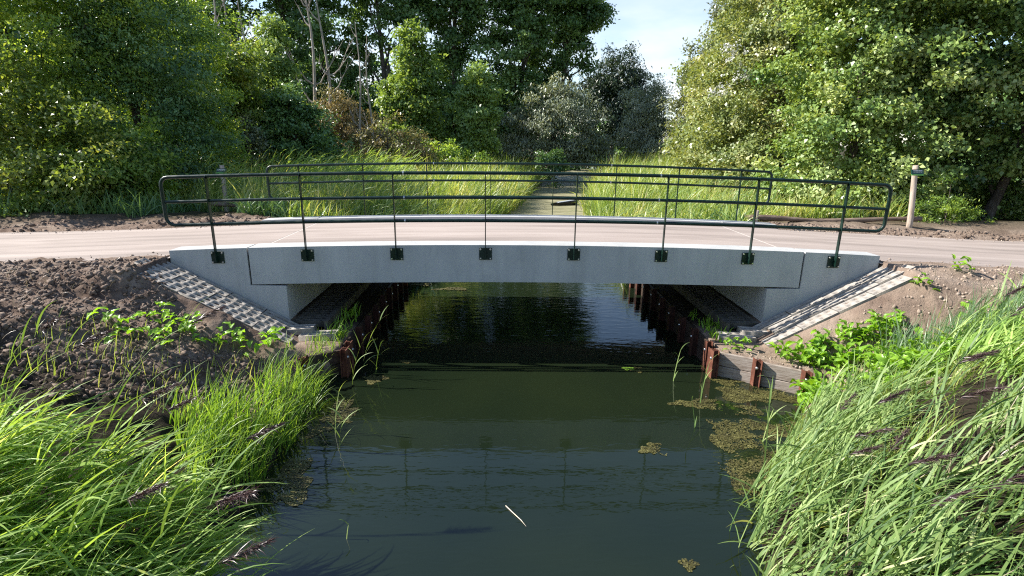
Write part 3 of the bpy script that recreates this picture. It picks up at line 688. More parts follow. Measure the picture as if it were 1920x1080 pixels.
def branch_paths(r, base, tips, r0, sag=0.0):
    """trunk tubes running from the base to each tip"""
    paths = []
    base = np.array(base, float); tips = [np.array(t, float) for t in tips]
    top = max(tips, key=lambda t: t[2])
    n = 10; k = np.linspace(0, 1, n)
    w = np.cumsum(r.normal(0, 0.02, (n, 3)), 0) * np.linalg.norm(top - base) * 0.12; w[:, 2] = 0; w -= w[0]
    main = base + (top - base) * k[:, None] + w
    paths.append((main, r0 * (1 - 0.85 * k) * (1 + 0.35 * np.exp(-k * 14))))
    for t in tips:
        if t is top: continue
        f = np.clip((t[2] - base[2]) / (top[2] - base[2]) * 0.62, 0.12, 0.8); i = int(f * (n - 1)); s = main[i]
        kk = np.linspace(0, 1, 7)[:, None]
        mid = s + (t - s) * kk + np.array([0, 0, 1.0]) * np.sin(kk * np.pi) * np.linalg.norm(t - s) * 0.10 + np.concatenate([np.zeros((1, 3)), r.normal(0, 0.04, (6, 3)) * np.linalg.norm(t - s)])
        paths.append((mid, r0 * (1 - 0.85 * f) * 0.6 * (1 - 0.85 * kk[:, 0])))
    return paths

def tree(name, label, cat, base, ells, leafmat, ncl, per, rcl, Ln, Wd, r0=0.15, seed=0, group=None, barkm='bark', ntips=5, **kw):
    r = np.random.default_rng(100 + seed)
    base = np.array(base, float)
    t = thing(name, label, cat, base, group)
    E = np.array(ells, float)       # absolute positions
    E[:, :3] -= base
    V, F, ti = crown(r, E, ncl, per, rcl, Ln, Wd, **kw)
    obj('crown', mesh_np('crown', V, F, ti, leafmat), t)
    tips = [E[i, :3] + unit(r.normal(size=3)) * E[i, 3:] * 0.5 for i in range(len(E))]
    while len(tips) < ntips:
        i = r.integers(len(E)); tips.append(E[i, :3] + unit(r.normal(size=3)) * E[i, 3:] * 0.7)
    tips.append(E[np.argmax(E[:, 2] + E[:, 5]), :3] + np.array([0, 0, E[np.argmax(E[:, 2] + E[:, 5]), 5] * 0.85]))
    tube_obj('trunk', branch_paths(r, (0, 0, -0.3), tips, r0), M[barkm], t, sides=7)
    return t

# --- the tall bushes along the left verge
LG = 'bushes and trees behind the left verge'
tree('bush', 'broad bush with yellowing leaf tips at the far left edge of the road', 'bush', (-14.2, 7.2, 1.2), [(-14.6, 6.9, 2.6, 2.3, 1.5, 1.7), (-12.6, 7.0, 2.9, 1.7, 1.4, 1.7), (-15.0, 7.5, 4.6, 2.0, 1.6, 1.6)], G['yellow'], 330, 90, 0.55, 0.125, 0.072, seed=1, group=LG, droop=0.25, tbase=0.38, r0=0.09)
tree('bush', 'low spreading bush with dangling pale sprigs over dark gaps by the left verge', 'bush', (-12.3, 7.4, 1.3), [(-12.0, 7.1, 2.3, 1.3, 1.1, 1.2), (-11.7, 8.1, 2.7, 1.1, 1.1, 1.3), (-13.0, 6.6, 1.8, 1.2, 0.8, 0.9)], G['shrub'], 250, 62, 0.5, 0.14, 0.07, seed=2, group=LG, droop=0.5, tbase=0.42, r0=0.08)
tree('large_shrub', 'tall dense shrub rising out of the picture at the far left', 'shrub', (-15.2, 9.8, 1.2), [(-15.6, 9.6, 6.0, 2.6, 2.2, 2.6), (-13.6, 9.6, 7.4, 2.0, 1.8, 2.2), (-16.6, 9.5, 8.6, 2.6, 2.0, 2.0)], G['shrub'], 420, 100, 0.60, 0.125, 0.065, seed=3, group=LG, tbase=0.62, droop=0.2, r0=0.16)
tree('large_shrub', 'big dark green shrub with fine leaves behind the left railing end', 'shrub', (-13.0, 11.2, 1.2), [(-13.2, 10.8, 4.4, 2.2, 2.0, 2.6), (-12.2, 11.2, 6.6, 1.9, 1.9, 2.4), (-13.8, 11.0, 8.4, 2.1, 2.0, 2.0), (-11.7, 11.3, 3.4, 1.5, 1.3, 1.7)], G['dark'], 560, 78, 0.6, 0.13, 0.06, seed=4, group=LG, tbase=0.55, r0=0.16)
tree('large_shrub', 'rounded green shrub with sunny top between dark shrub and poplars', 'shrub', (-14.6, 15.0, 1.2), [(-14.6, 14.8, 5.2, 2.0, 2.0, 2.6), (-14.2, 15.0, 7.9, 2.0, 2.0, 2.2), (-13.2, 15.1, 3.4, 1.4, 1.5, 1.7)], G['shrub'], 420, 90, 0.60, 0.135, 0.075, seed=5, group=LG, tbase=0.68, r0=0.16)
tree('small_tree', 'yellow green sunlit young tree right of the left shrubs', 'tree', (-15.0, 21.0, 1.0), [(-15.0, 21.0, 4.6, 1.7, 1.6, 2.2), (-14.4, 20.8, 6.8, 1.5, 1.4, 1.6)], G['yellow'], 230, 60, 0.6, 0.2, 0.12, seed=6, group=LG, tbase=0.45)
tree('small_tree', 'pale green pointed tree with feathery leaves left of the bleached trunks', 'tree', (-15.2, 27.0, 1.0), [(-15.2, 27.0, 4.2, 2.2, 2.0, 2.4), (-15.0, 27.0, 7.0, 1.7, 1.6, 2.2), (-14.9, 27.0, 9.4, 0.9, 0.9, 1.4)], G['light'], 300, 62, 0.65, 0.26, 0.11, seed=7, tbase=0.5, droop=0.45, group=LG)
tree('bush', 'dark round bush beside the reeds left of the brown shrubs', 'bush', (-11.6, 22.0, 1.0), [(-11.9, 22.0, 3.2, 2.0, 1.8, 2.2), (-11.0, 22.0, 2.4, 1.8, 1.6, 1.5), (-12.2, 22.0, 5.0, 1.2, 1.2, 1.4)], G['dark'], 300, 66, 0.6, 0.2, 0.11, seed=8, tbase=0.6, group=LG)
tree('bush', 'greyish pale flowered bush in front of the dark round bush', 'bush', (-13.0, 19.0, 1.0), [(-13.0, 19.0, 2.4, 0.8, 0.7, 1.6), (-13.3, 19.0, 3.9, 0.55, 0.5, 0.9)], G['silver'], 90, 48, 0.42, 0.15, 0.09, seed=9, tbase=0.6, group=LG)
BG_ = 'shrubs along the meadow'
tree('brown_shrub', 'tawny brown drooping shrub below the bleached twin trunks', 'shrub', (-11.2, 30.0, 0.9), [(-11.4, 30.0, 4.0, 1.9, 1.6, 2.0), (-10.0, 30.0, 3.2, 1.6, 1.5, 1.8), (-12.0, 30.0, 5.4, 1.2, 1.2, 1.3)], G['brown'], 200, 60, 0.6, 0.2, 0.07, seed=10, droop=0.9, group=BG_, tbase=0.35)
tree('brown_shrub', 'olive brown twiggy shrub around the thin bare tree', 'shrub', (-7.6, 25.0, 0.9), [(-7.4, 25.0, 3.0, 2.1, 1.6, 1.7), (-6.0, 25.0, 2.5, 1.5, 1.4, 1.3), (-9.0, 25.0, 2.2, 1.4, 1.3, 1.2)], G['brown'], 220, 62, 0.55, 0.17, 0.06, seed=11, droop=0.7, group=BG_, tbase=0.72)
tree('small_tree', 'light green narrow tree with pale leaves right of the thin bare tree', 'tree', (-7.6, 35.0, 0.9), [(-7.6, 35.0, 4.0, 2.3, 2.0, 2.6), (-7.4, 35.0, 7.0, 1.9, 1.7, 2.4), (-7.2, 35.0, 10.0, 1.2, 1.2, 2.2)], G['light'], 300, 60, 0.75, 0.30, 0.17, seed=12, group=BG_, tbase=0.55)
tree('small_tree', 'upright dull green tree in the middle of the meadow edge', 'tree', (-2.6, 35.0, 0.9), [(-2.7, 35.0, 3.4, 1.6, 1.5, 2.2), (-2.5, 35.0, 6.0, 1.6, 1.5, 2.0), (-2.4, 35.0, 8.2, 1.0, 1.0, 1.5)], G['poplar'], 210, 60, 0.7, 0.28, 0.16, seed=13, group=BG_, tbase=0.95)
tree('bush', 'low mixed green bushes below the light green narrow tree', 'bush', (-4.6, 29.0, 0.9), [(-4.8, 29.0, 2.4, 2.2, 1.5, 1.4), (-3.0, 29.5, 2.0, 1.6, 1.3, 1.1)], G['shrub'], 150, 60, 0.55, 0.2, 0.12, seed=14, group=BG_, tbase=0.35)
tree('willow', 'wide grey green willow bush overhanging the end of the channel', 'willow', (4.0, 41.0, 0.9), [(3.4, 41.0, 4.8, 2.8, 2.3, 2.9), (6.0, 41.0, 4.2, 2.7, 2.3, 2.5), (4.6, 41.0, 6.7, 2.4, 2.0, 1.9), (1.6, 41.0, 4.0, 2.0, 1.8, 2.4), (7.6, 41.6, 3.0, 1.8, 1.8, 1.8)], G['willow'], 420, 66, 0.9, 0.30, 0.085, seed=15, droop=0.8, group=BG_, tbase=0.35, r0=0.25)
tree('willow', 'narrower silvery willow standing at the right end of the channel', 'willow', (13.2, 45.0, 0.9), [(13.0, 45.0, 3.8, 2.2, 2.0, 2.8), (13.2, 45.0, 7.0, 2.1, 2.0, 2.6), (14.8, 45.4, 5.4, 1.8, 1.8, 2.6)], G['willow'], 280, 66, 0.85, 0.28, 0.085, seed=16, droop=0.8, group=BG_, tbase=0.62, r0=0.22)
tree('tree', 'dark drooping round tree standing against the bright sky gap', 'tree', (13.6, 62.0, 0.9), [(13.4, 62.0, 7.6, 4.2, 3.4, 4.6), (14.4, 62.0, 11.4, 3.4, 3.0, 3.4), (10.4, 62.0, 9.6, 2.6, 2.4, 2.6), (16.0, 62.0, 8.0, 2.8, 2.6, 3.6)], G['night'], 420, 62, 1.1, 0.40, 0.13, seed=17, droop=0.9, group=BG_, tbase=0.4, r0=0.3)
tree('bush', 'small yellowish bush in the shade at the channel end', 'bush', (3.6, 36.5, 0.8), [(3.6, 36.5, 1.8, 1.3, 1.0, 1.2)], G['dark'], 60, 50, 0.5, 0.2, 0.1, seed=18, group=BG_, tbase=0.4)  # dark leaf colour imitates the shade on this yellowish bush

# --- tall poplars at the back
PG = 'tall poplars behind the meadow'
pops = [
 ('tall poplar with twin trunks behind the far left shrubs', (-27.0, 44, 1), [(-27, 44, 9, 3.6, 3, 4), (-26, 44, 15, 3.8, 3.2, 5), (-28, 44, 21, 3.4, 3, 4)], 0),
 ('tall ivy clad poplar behind the bleached twin trunks', (-19.6, 45, 1), [(-19.8, 45, 8, 2.8, 2.6, 4.6), (-19, 45, 15, 3.6, 3.2, 5), (-21, 45, 20, 3.4, 3, 4), (-15.2, 45.6, 6.8, 2.6, 2.2, 5.0), (-14.4, 46, 12.4, 2.0, 1.8, 2.8)], 0),
 ('tall poplar with dark forked trunk and sky gaps around its limbs', (-11.3, 46, 1), [(-13.4, 46, 12.0, 2.0, 1.8, 2.4), (-9.8, 46, 15.5, 2.8, 2.4, 3.2), (-12.6, 46, 18, 3.0, 2.6, 3.4), (-11.5, 47, 5.4, 3.2, 2.6, 3.2)], 1),
 ('tall ivy covered poplar in the centre left of the picture', (-5.4, 47, 1), [(-5.6, 47, 7.6, 2.6, 2.4, 5.0), (-5.2, 47, 14.6, 3.0, 2.8, 4.2), (-4.8, 47, 19, 3.6, 3, 4)], 0),
 ('tall leafy poplar right of the narrow sky gap', (0.6, 47, 1), [(0.9, 47, 7.8, 2.7, 2.6, 4.6), (0.6, 47, 14.6, 3.0, 2.8, 4.4), (2.6, 47, 17.5, 3.2, 2.8, 3.2)], 0),
 ('poplar at the right end of the row reaching a branch into the sky', (4.6, 49, 1), [(4.4, 49, 9.0, 2.4, 2.4, 3.4), (5.0, 49, 14.4, 3.0, 2.6, 3.2), (8.0, 49, 15.6, 2.2, 1.8, 1.8), (7.0, 49, 18.5, 3.4, 2.6, 2.6), (7.6, 49, 12.6, 1.2, 1.2, 1.5)], 1),
]
for i, (lab, base, E_, thin) in enumerate(pops):
    tree('poplar', lab, 'tree', base, E_, G['poplar'], 260 if thin else 340, 95, 0.95, 0.30, 0.22, seed=30 + i, group=PG, r0=0.36, ntips=9, shell=0.35, tbase=0.45)

def bare_tree(label, base, hgt, lean, seed, r0, fork=2, nb=9):
    r = np.random.default_rng(seed); t = thing('bare_tree', label, 'tree', base, 'bare bleached trees')
    stems = []; paths = []
    for f in range(fork):
        k = np.linspace(0, 1, 12); ph = r.uniform(0, 6)
        P = np.stack([lean * hgt * k ** 1.3 + (f - (fork - 1) / 2) * hgt * 0.055 * np.minimum(k * 3, 1.2) + 0.012 * hgt * np.sin(k * 7 + ph), 0.02 * hgt * np.sin(k * 5 + ph), hgt * k * (1 - 0.08 * f) - 0.3 * (k == 0)], -1)
        stems.append(P); paths.append((P, r0 * (1 - 0.82 * k)))
    tube_obj('trunk', paths, M['deadbark'], t, sides=7)
    br = []
    for j in range(nb):
        P = stems[j % fork]; i = r.integers(3, 11); s = P[i]; L_ = hgt * r.uniform(0.10, 0.26) * (1.15 - i / 14)
        a = r.choice([-1, 1]); kk = np.linspace(0, 1, 6)
        Q = s + np.stack([a * L_ * 0.55 * kk ** 0.8, r.normal(0, 0.3) * L_ * kk, L_ * (0.35 * kk + 0.6 * kk ** 2)], -1) + np.concatenate([np.zeros((1, 3)), r.normal(0, 0.025 * L_, (5, 3))])
        br.append((Q, r0 * 0.36 * (1 - 0.85 * kk)))
        for q in range(2):
            s2 = Q[r.integers(2, 5)]; l2 = L_ * 0.5; br.append((s2 + np.stack([a * l2 * r.uniform(-.2, .8) * kk, 0 * kk, l2 * kk], -1), r0 * 0.16 * (1 - 0.8 * kk)))
    tube_obj('branches', br, M['deadbark'], t, sides=5)
bare_tree('bleached bare tree with many fine branches at the top left', (-20.3, 33.5, 1.0), 14.5, 0.01, 61, 0.17, 3, 22)
bare_tree('bleached bare tree with paired trunks above the tawny shrub', (-13.2, 31.5, 1.0), 14.0, -0.02, 62, 0.18, 2, 12)
bare_tree('thin crooked bare tree standing in the olive brown shrub', (-9.1, 26.5, 1.0), 9.6, 0.012, 63, 0.10, 2, 10)

# --- the tall leafy belt on the right
RG = 'leafy trees behind the right verge'
tree('hazel', 'broad hazel with large round leaves behind the log rail', 'tree', (11.2, 9.2, 1.4), [(10.4, 8.6, 3.4, 2.1, 1.9, 2.3), (12.2, 8.8, 4.2, 2.2, 1.9, 2.6), (10.9, 9.4, 6.2, 2.3, 2.0, 2.4), (12.8, 9.2, 7.4, 2.3, 2.0, 2.2), (11.2, 9.4, 8.8, 2.4, 2.0, 2.0)], G['hazel'], 640, 120, 0.55, 0.125, 0.10, seed=40, group=RG, tbase=0.62, droop=0.3, r0=0.14)
tree('hazel', 'dark leafy tree with deep shaded hollow beside the right road end', 'tree', (15.6, 8.6, 1.4), [(14.9, 8.2, 4.6, 1.9, 1.6, 2.2), (16.6, 7.6, 4.4, 2.2, 1.6, 2.2), (15.4, 8.6, 7.0, 2.4, 2.0, 2.4), (17.2, 8.2, 7.6, 2.2, 2.0, 2.4), (16.0, 9.6, 2.6, 2.2, 1.2, 1.6)], G['hazel'], 520, 120, 0.55, 0.125, 0.10, seed=41, group=RG, tbase=0.40, r0=0.16)
thk = tree('thicket_tree', 'mixed thicket tree with pale blossom patch in the middle of the right belt', 'tree', (10.6, 14.0, 1.3), [(10.0, 13.2, 3.4, 2.0, 2.1, 2.4), (9.6, 14.4, 5.8, 2.0, 2.2, 2.4), (10.8, 14.2, 8.2, 2.2, 2.2, 2.2), (9.2, 12.2, 2.4, 1.4, 1.4, 1.4)], G['hedgemix'], 560, 100, 0.58, 0.13, 0.09, seed=42, group=RG, tbase=0.55)
tree('thicket_tree', 'sunlit yellow green thicket tree low beside the meadow', 'tree', (11.8, 20.0, 1.2), [(11.1, 19.4, 3.4, 2.2, 2.4, 2.6), (12.0, 20.4, 6.4, 2.2, 2.4, 2.6), (13.6, 20.4, 9.2, 2.3, 2.4, 2.4), (9.8, 17.6, 2.0, 1.5, 1.5, 1.3)], G['hedgemix'], 540, 90, 0.65, 0.16, 0.105, seed=43, group=RG, tbase=0.62)
tree('thicket_tree', 'bushy green thicket tree further along the meadow', 'tree', (14.4, 28.0, 1.2), [(13.8, 27.4, 3.8, 2.4, 2.6, 3.0), (14.8, 28.4, 7.6, 2.4, 2.6, 3.0), (16.3, 28.4, 11.0, 2.3, 2.4, 2.6)], G['hedgemix'], 440, 62, 0.8, 0.25, 0.16, seed=44, group=RG, tbase=0.55)
tree('thicket_tree', 'silvery grey tall tree at the edge of the sky gap', 'tree', (17.0, 37.0, 1.2), [(16.0, 36.6, 4.6, 2.4, 2.6, 3.4), (17.2, 37.4, 9.0, 2.4, 2.6, 3.4), (18.8, 37.4, 13.0, 2.2, 2.4, 2.8)], G['silver'], 420, 60, 0.9, 0.30, 0.15, seed=45, group=RG, tbase=0.6, r0=0.22)
tree('thicket_tree', 'tall backing tree above the broad hazel', 'tree', (15.4, 15.0, 1.3), [(14.4, 14.4, 7.0, 2.6, 2.4, 3.0), (15.4, 14.8, 10.6, 2.8, 2.4, 3.0), (17.4, 14.4, 7.6, 2.6, 2.4, 3.4)], G['hazel'], 400, 62, 0.75, 0.2, 0.15, seed=46, group=RG, tbase=0.5, r0=0.2)
tree('thicket_tree', 'tall backing tree right of the silvery tree', 'tree', (18.0, 25.0, 1.3), [(16.4, 24.4, 7.6, 2.8, 2.6, 3.6), (17.6, 25.0, 12.6, 3.0, 2.6, 3.8)], G['hedgemix'], 320, 60, 0.85, 0.26, 0.18, seed=47, group=RG, tbase=0.45, r0=0.2)
tree('bush', 'low hazel scrub hugging the ground behind the log rail', 'bush', (9.3, 7.6, 1.4), [(8.9, 8.2, 1.9, 1.0, 1.0, 0.9), (10.2, 6.9, 1.9, 1.2, 0.7, 0.9), (11.8, 6.8, 1.9, 0.9, 0.6, 0.8)], G['hazel'], 170, 60, 0.42, 0.13, 0.10, seed=48, group=RG, tbase=0.75, r0=0.04)
tree('conifer_shrub', 'small olive spiky shrub at the foot of the leaning signpost', 'shrub', (11.8, 5.6, 1.45), [(11.8, 5.7, 1.85, 0.75, 0.4, 0.5), (11.9, 5.8, 2.3, 0.35, 0.3, 0.5), (12.6, 5.7, 1.65, 0.6, 0.35, 0.3)], G['shrub'], 60, 60, 0.22, 0.09, 0.025, seed=49, group=RG, tbase=0.5, droop=-0.2, r0=0.02)
# pale blossom patches hanging in the thicket
r_ = np.random.default_rng(77)
V, F, ti = crown(r_, [(-0.3, 0, 0.5, 0.35, 0.3, 0.5), (0.1, 0, -0.4, 0.6, 0.3, 0.35), (-0.6, 0, -1.0, 0.4, 0.3, 0.2)], 26, 10, 0.25, 0.09, 0.075)
o = obj('blossom', mesh_np('blossom', V, F, ti, G['blossom']), thk); o.location = (8.35 - 10.6, 12.35 - 14.0, 6.55 - 1.3); o['label'] = 'white blossom patch'; o['kind'] = 'stuff'

# --- distant dark wood that closes the background
def far_wood():
    r = np.random.default_rng(90); E = []
    for i in range(46):
        x = r.uniform(-75, 2); y = r.uniform(52, 70); h = r.uniform(9, 15) if x > -20 else r.uniform(12, 20)
        E.append((x, y, h * 0.55, r.uniform(3, 5), 3, h * 0.5))
    for i in range(16):
        x = r.uniform(19, 60); y = r.uniform(30, 60); E.append((x, y, 6, r.uniform(3, 5), 3, 7))
    for i in range(20):
        x = r.uniform(-8, 22); y = r.uniform(66, 82); E.append((x, y, 2.5, r.uniform(3, 5), 3, r.uniform(2.5, 4.5)))
    for i in range(26):
        a = r.uniform(-60, -17); E.append((a, r.uniform(14, 40), 4, 3, 3, r.uniform(4, 6)))
    for i in range(16):
        E.append((r.uniform(-26, 1), r.uniform(50, 56), r.uniform(3.5, 6.0), 3.2, 2.5, r.uniform(3.0, 4.2)))
    for i in range(14):
        E.append((r.uniform(-32, -17), r.uniform(15, 27), r.uniform(5, 7.5), 3, 3, r.uniform(5, 7)))
    for i in range(10):
        E.append((r.uniform(18, 40), r.uniform(9, 26), 4, 3, 3, r.uniform(4, 6)))
    V, F, ti = crown(r, E, 4400, 42, 1.3, 0.5, 0.36, shell=0.4, tbase=0.4)
    o = obj('far_wood', mesh_np('far_wood', V, F, ti, G['dark'])); tag(o, 'dense dark green wood closing the background', 'wood', kind='stuff')
far_wood()

# ------------------------------------------------------------------ grass and reed blades
def blades(r, root, Ln, Wd, az, th0, bend, seg=4, twist=0.6, taper=1.0, t0=0.0, tint=None):
    """curved tapering strips; th = angle from vertical, az = bending direction"""
    n = len(root); t = np.linspace(0, 1, seg + 1)
    tm = (t[1:] + t[:-1]) / 2
    th = th0[:, None] + bend[:, None] * tm[None] ** 1.2
    ds = (Ln / seg)[:, None]
    hx = np.concatenate([np.zeros((n, 1)), np.cumsum(np.sin(th) * ds, 1)], 1); hz = np.concatenate([np.zeros((n, 1)), np.cumsum(np.cos(th) * ds, 1)], 1)
    ca, sa = np.cos(az)[:, None], np.sin(az)[:, None]
    P = root[:, None] + np.stack([hx * ca, hx * sa, hz], -1)
    tw = r.normal(0, twist, n)[:, None]
    thv = np.concatenate([th[:, :1], th], 1)
    nrm = np.stack([-np.cos(thv) * ca, -np.cos(thv) * sa, np.sin(thv)], -1)
    side = np.stack([-sa, ca, 0 * ca], -1) * np.cos(tw)[..., None] + nrm * np.sin(tw)[..., None]
    prof = np.clip((t0 + (1 - t0) * np.minimum(t * 4, 1)) * (1 - t ** 1.6) ** taper, 0.02, 1)
    w = Wd[:, None] * prof[None] * 0.5
    A = P - side * w[..., None]; B = P + side * w[..., None]
    V = np.stack([A, B], 2).reshape(-1, 3)
    i = (np.arange(n)[:, None] * (seg + 1) + np.arange(seg)[None]).ravel() * 2
    F = np.stack([i, i + 1, i + 3, i + 2], -1)
    if tint is None: tint = np.clip(0.45 + 0.22 * r.normal(size=n), 0, 1)
    return V, F, np.repeat(tint, seg), P

def join(parts):
    Vs, Fs, Ts, off = [], [], [], 0
    for V, F, T in parts: Vs.append(V); Fs.append(F + off); Ts.append(T); off += len(V)
    return np.concatenate(Vs), np.concatenate(Fs), np.concatenate(Ts)

def reed_bed(r, roots, hmin, hmax, wind, lean, leaflen, leafw, nleaf=9, seg=6, tb=0.45):
    n = len(roots); H = r.uniform(hmin, hmax, n); az = wind + r.normal(0, 0.35, n)
    th0 = np.abs(r.normal(lean * 0.35, 0.10, n)); be = np.abs(r.normal(lean, 0.22, n))
    sV, sF, sT, P = blades(r, roots, H, np.full(n, 0.011), az, th0, be, seg=6, twist=1.2, taper=0.3, t0=1.0, tint=np.clip(0.55 + 0.15 * r.normal(size=n), 0, 1))
    parts = [(sV, sF, sT)]
    for k in range(nleaf):
        f = (k + 0.5 + 0.4 * r.normal(size=n)) / nleaf * 0.85 + 0.14; f = np.clip(f, 0.08, 0.99)
        j = np.clip((f * 6).astype(int), 0, 5); fr = (f * 6 - j)[:, None]; ii = np.arange(n)
        at = P[ii, j] * (1 - fr) + P[ii, j + 1] * fr
        la = wind + r.normal(0, 0.48, n) + np.where(r.random(n) < 0.07, np.pi, 0)
        l = leaflen * r.uniform(0.55, 1.25, n); w = leafw * r.uniform(0.6, 1.25, n)
        v = blades(r, at, l, w, la, np.abs(r.normal(0.75, 0.25, n)), np.abs(r.normal(0.85, 0.35, n)), seg=seg, twist=0.6, taper=0.9, t0=0.45, tint=np.clip(tb + 0.20 * r.normal(size=n) + 0.12 * (f - 0.5), 0, 1))
        parts.append(v[:3])
    return join(parts)

def in_poly(x, y, poly):
    c = np.zeros(len(x), bool); j = len(poly) - 1
    for i in range(len(poly)):
        xi, yi = poly[i]; xj, yj = poly[j]
        c ^= ((yi > y) != (yj > y)) & (x < (xj - xi) * (y - yi) / (yj - yi + 1e-12) + xi); j = i
    return c
def scatter(r, poly, n, noise=True):
    p = np.array(poly); out = np.zeros((0, 2))
    while len(out) < n:
        q = r.uniform(p.min(0), p.max(0), (n * 2, 2)); out = np.concatenate([out, q[in_poly(q[:, 0], q[:, 1], poly)]])
    out = out[:n]; z = height(out[:, 0], out[:, 1])
    return np.column_stack([out, np.maximum(z, -0.3)])

r = np.random.default_rng(21)
PL = [(-2.55, -8.3), (-2.75, -6.2), (-3.1, -5.3), (-3.5, -4.9), (-4.0, -4.85), (-4.9, -4.95), (-5.6, -5.4), (-5.6, -8.3)]
V, F, T = reed_bed(r, scatter(r, PL, 850), 0.42, 0.92, 0.12, 0.85, 0.66, 0.025, nleaf=10)
tag(obj('reeds', mesh_np('reeds', V, F, T, G['reed'], True)), 'dense wind blown green reeds on the left bank', 'reeds', kind='stuff')
PR = [(1.4, -8.3), (1.75, -6.0), (2.25, -5.2), (3.0, -4.8), (3.8, -4.5), (4.7, -4.1), (5.6, -3.1), (7.2, -2.45), (7.6, -8.3)]
V, F, T = reed_bed(r, scatter(r, PR, 800), 0.32, 0.86, 0.08, 0.85, 0.60, 0.022, nleaf=10, tb=0.42)
tag(obj('reeds', mesh_np('reeds', V, F, T, G['reedpale'], True)), 'dense wind blown pale green reeds on the right bank', 'reeds', kind='stuff')

PE = [(1.45, -5.6), (1.85, -4.5), (2.45, -3.6), (3.3, -2.75), (4.3, -2.5), (4.3, -3.3), (3.2, -4.2), (2.6, -5.6)]
V, F, T = reed_bed(r, scatter(r, PE, 260), 0.22, 0.60, 0.2, 0.7, 0.46, 0.020, nleaf=8, tb=0.45)
tag(obj('reeds', mesh_np('reeds', V, F, T, G['reedpale'], True)), 'shorter reeds fringing the water edge on the right bank', 'reeds', kind='stuff')
V, F, T = reed_bed(r, scatter(r, [(4.9, -2.6), (6.2, -2.0), (7.6, -1.9), (7.6, -3.6), (4.9, -4.0)], 320), 0.20, 0.50, 0.1, 0.7, 0.5, 0.022, nleaf=8, tb=0.4)
tag(obj('reeds', mesh_np('reeds', V, F, T, G['reed'], True)), 'short darker reeds high on the right bank', 'reeds', kind='stuff')
def grass(name, label, mat, roots, l0, l1, w, wind=0.1, lean=0.5, seg=4, cat='grass', spread=1.0, tb=0.45):
    roots = roots[fbm(roots[:, 0] * 3.3 + 3, roots[:, 1] * 3.3, 2) + r.normal(0, 0.12, len(roots)) > -0.18]
    n = len(roots)
    v = blades(r, roots, r.uniform(l0, l1, n), w * r.uniform(0.6, 1.3, n), wind + r.normal(0, spread, n), np.abs(r.normal(0.12, 0.14, n)), np.abs(r.normal(lean, 0.35, n)), seg=seg, twist=0.7, t0=0.7, tint=np.clip(tb + 0.22 * r.normal(size=n), 0, 1))
    o = obj(name, mesh_np(name, *v[:3], G[mat], True)); tag(o, label, cat, kind='stuff'); return o
grass('grass', 'lime green fine grass at the water edge on the left bank', 'lime', scatter(r, [(-3.1, -3.9), (-3.05, -2.2), (-3.1, -1.6), (-3.45, -1.6), (-3.6, -2.1), (-3.9, -2.8), (-4.1, -3.6), (-3.4, -4.4)], 1500), 0.22, 0.74, 0.017, 0.4, 0.85, seg=5)
grass('grass', 'low mixed grass on the muddy slope in front of the right weeds', 'grass', scatter(r, [(2.3, -4.6), (2.75, -3.6), (3.5, -2.6), (4.2, -2.3), (5.2, -2.8), (4.6, -3.9), (3.2, -4.6)], 1500), 0.12, 0.5, 0.013, 0.2, 0.9, seg=5, spread=1.5)
grass('grass', 'bluish fine grass on the right bank above the reeds', 'blue', scatter(r, [(5.0, -1.7), (6.6, -1.75), (7.6, -2.3), (6.2, -2.7), (5.0, -2.7)], 900), 0.4, 0.85, 0.016, 0.2, 0.5, seg=5)
grass('grass', 'thin scattered grass tufts on the left soil bank', 'grass', scatter(r, [(-6.0, -3.5), (-6.0, -2.4), (-4.9, -1.9), (-4.3, -1.5), (-3.2, -0.95), (-3.2, -1.7), (-4.2, -3.6)], 420), 0.08, 0.30, 0.010, 0.2, 0.6)
grass('grass', 'thin grass sprouting at the edge of the right soil bank', 'grass', scatter(r, [(3.3, -1.0), (4.2, -1.5), (5.5, -1.3), (7.6, -1.6), (7.6, -2.4), (4.2, -2.6), (3.8, -2.0)], 500), 0.10, 0.40, 0.010, 0.2, 0.6)
grass('dead_grass', 'dead straw coloured stems mixed into the left reeds', 'straw', scatter(r, PL, 260), 0.5, 1.0, 0.014, 0.1, 1.0, seg=6, cat='straw')
grass('dead_grass', 'dead straw coloured stems mixed into the right reeds', 'straw', scatter(r, PR, 300), 0.5, 1.0, 0.013, 0.1, 1.0, seg=6, cat='straw')
grass('dead_grass', 'dry straw scattered over the left soil bank', 'straw', scatter(r, [(-8, -3.4), (-8, -0.6), (-6.2, -0.8), (-4.0, -1.2), (-3.1, -1.0), (-4.0, -3.4)], 260), 0.10, 0.32, 0.007, 0.2, 1.6, cat='straw')
grass('dead_grass', 'dry straw scattered over the right soil bank', 'straw', scatter(r, [(3.2, -0.9), (5.5, -1.0), (8, -0.5), (8, -2.4), (4.0, -2.4)], 220), 0.10, 0.32, 0.007, 0.2, 1.6, cat='straw')
grass('grass', 'rough grass tufts hanging over the left revetment end', 'lime', scatter(r, [(-3.05, -1.15), (-3.08, -0.3), (-3.5, -0.45), (-3.9, -1.0), (-3.6, -1.5)], 420), 0.10, 0.36, 0.012, 0.2, 1.0, spread=2)
grass('weeds', 'shaded green weeds under the left side of the bridge', 'weed', scatter(r, [(-3.12, -0.6), (-3.12, 0.9), (-3.42, 0.9), (-3.45, -0.5)], 170), 0.12, 0.34, 0.03, 0, 0.7, cat='weeds', spread=3)
grass('weeds', 'shaded green weeds under the right side of the bridge', 'weed', scatter(r, [(3.12, -0.6), (3.12, 0.9), (3.42, 0.9), (3.5, -0.5)], 110), 0.10, 0.26, 0.03, 0, 0.7, cat='weeds', spread=3)

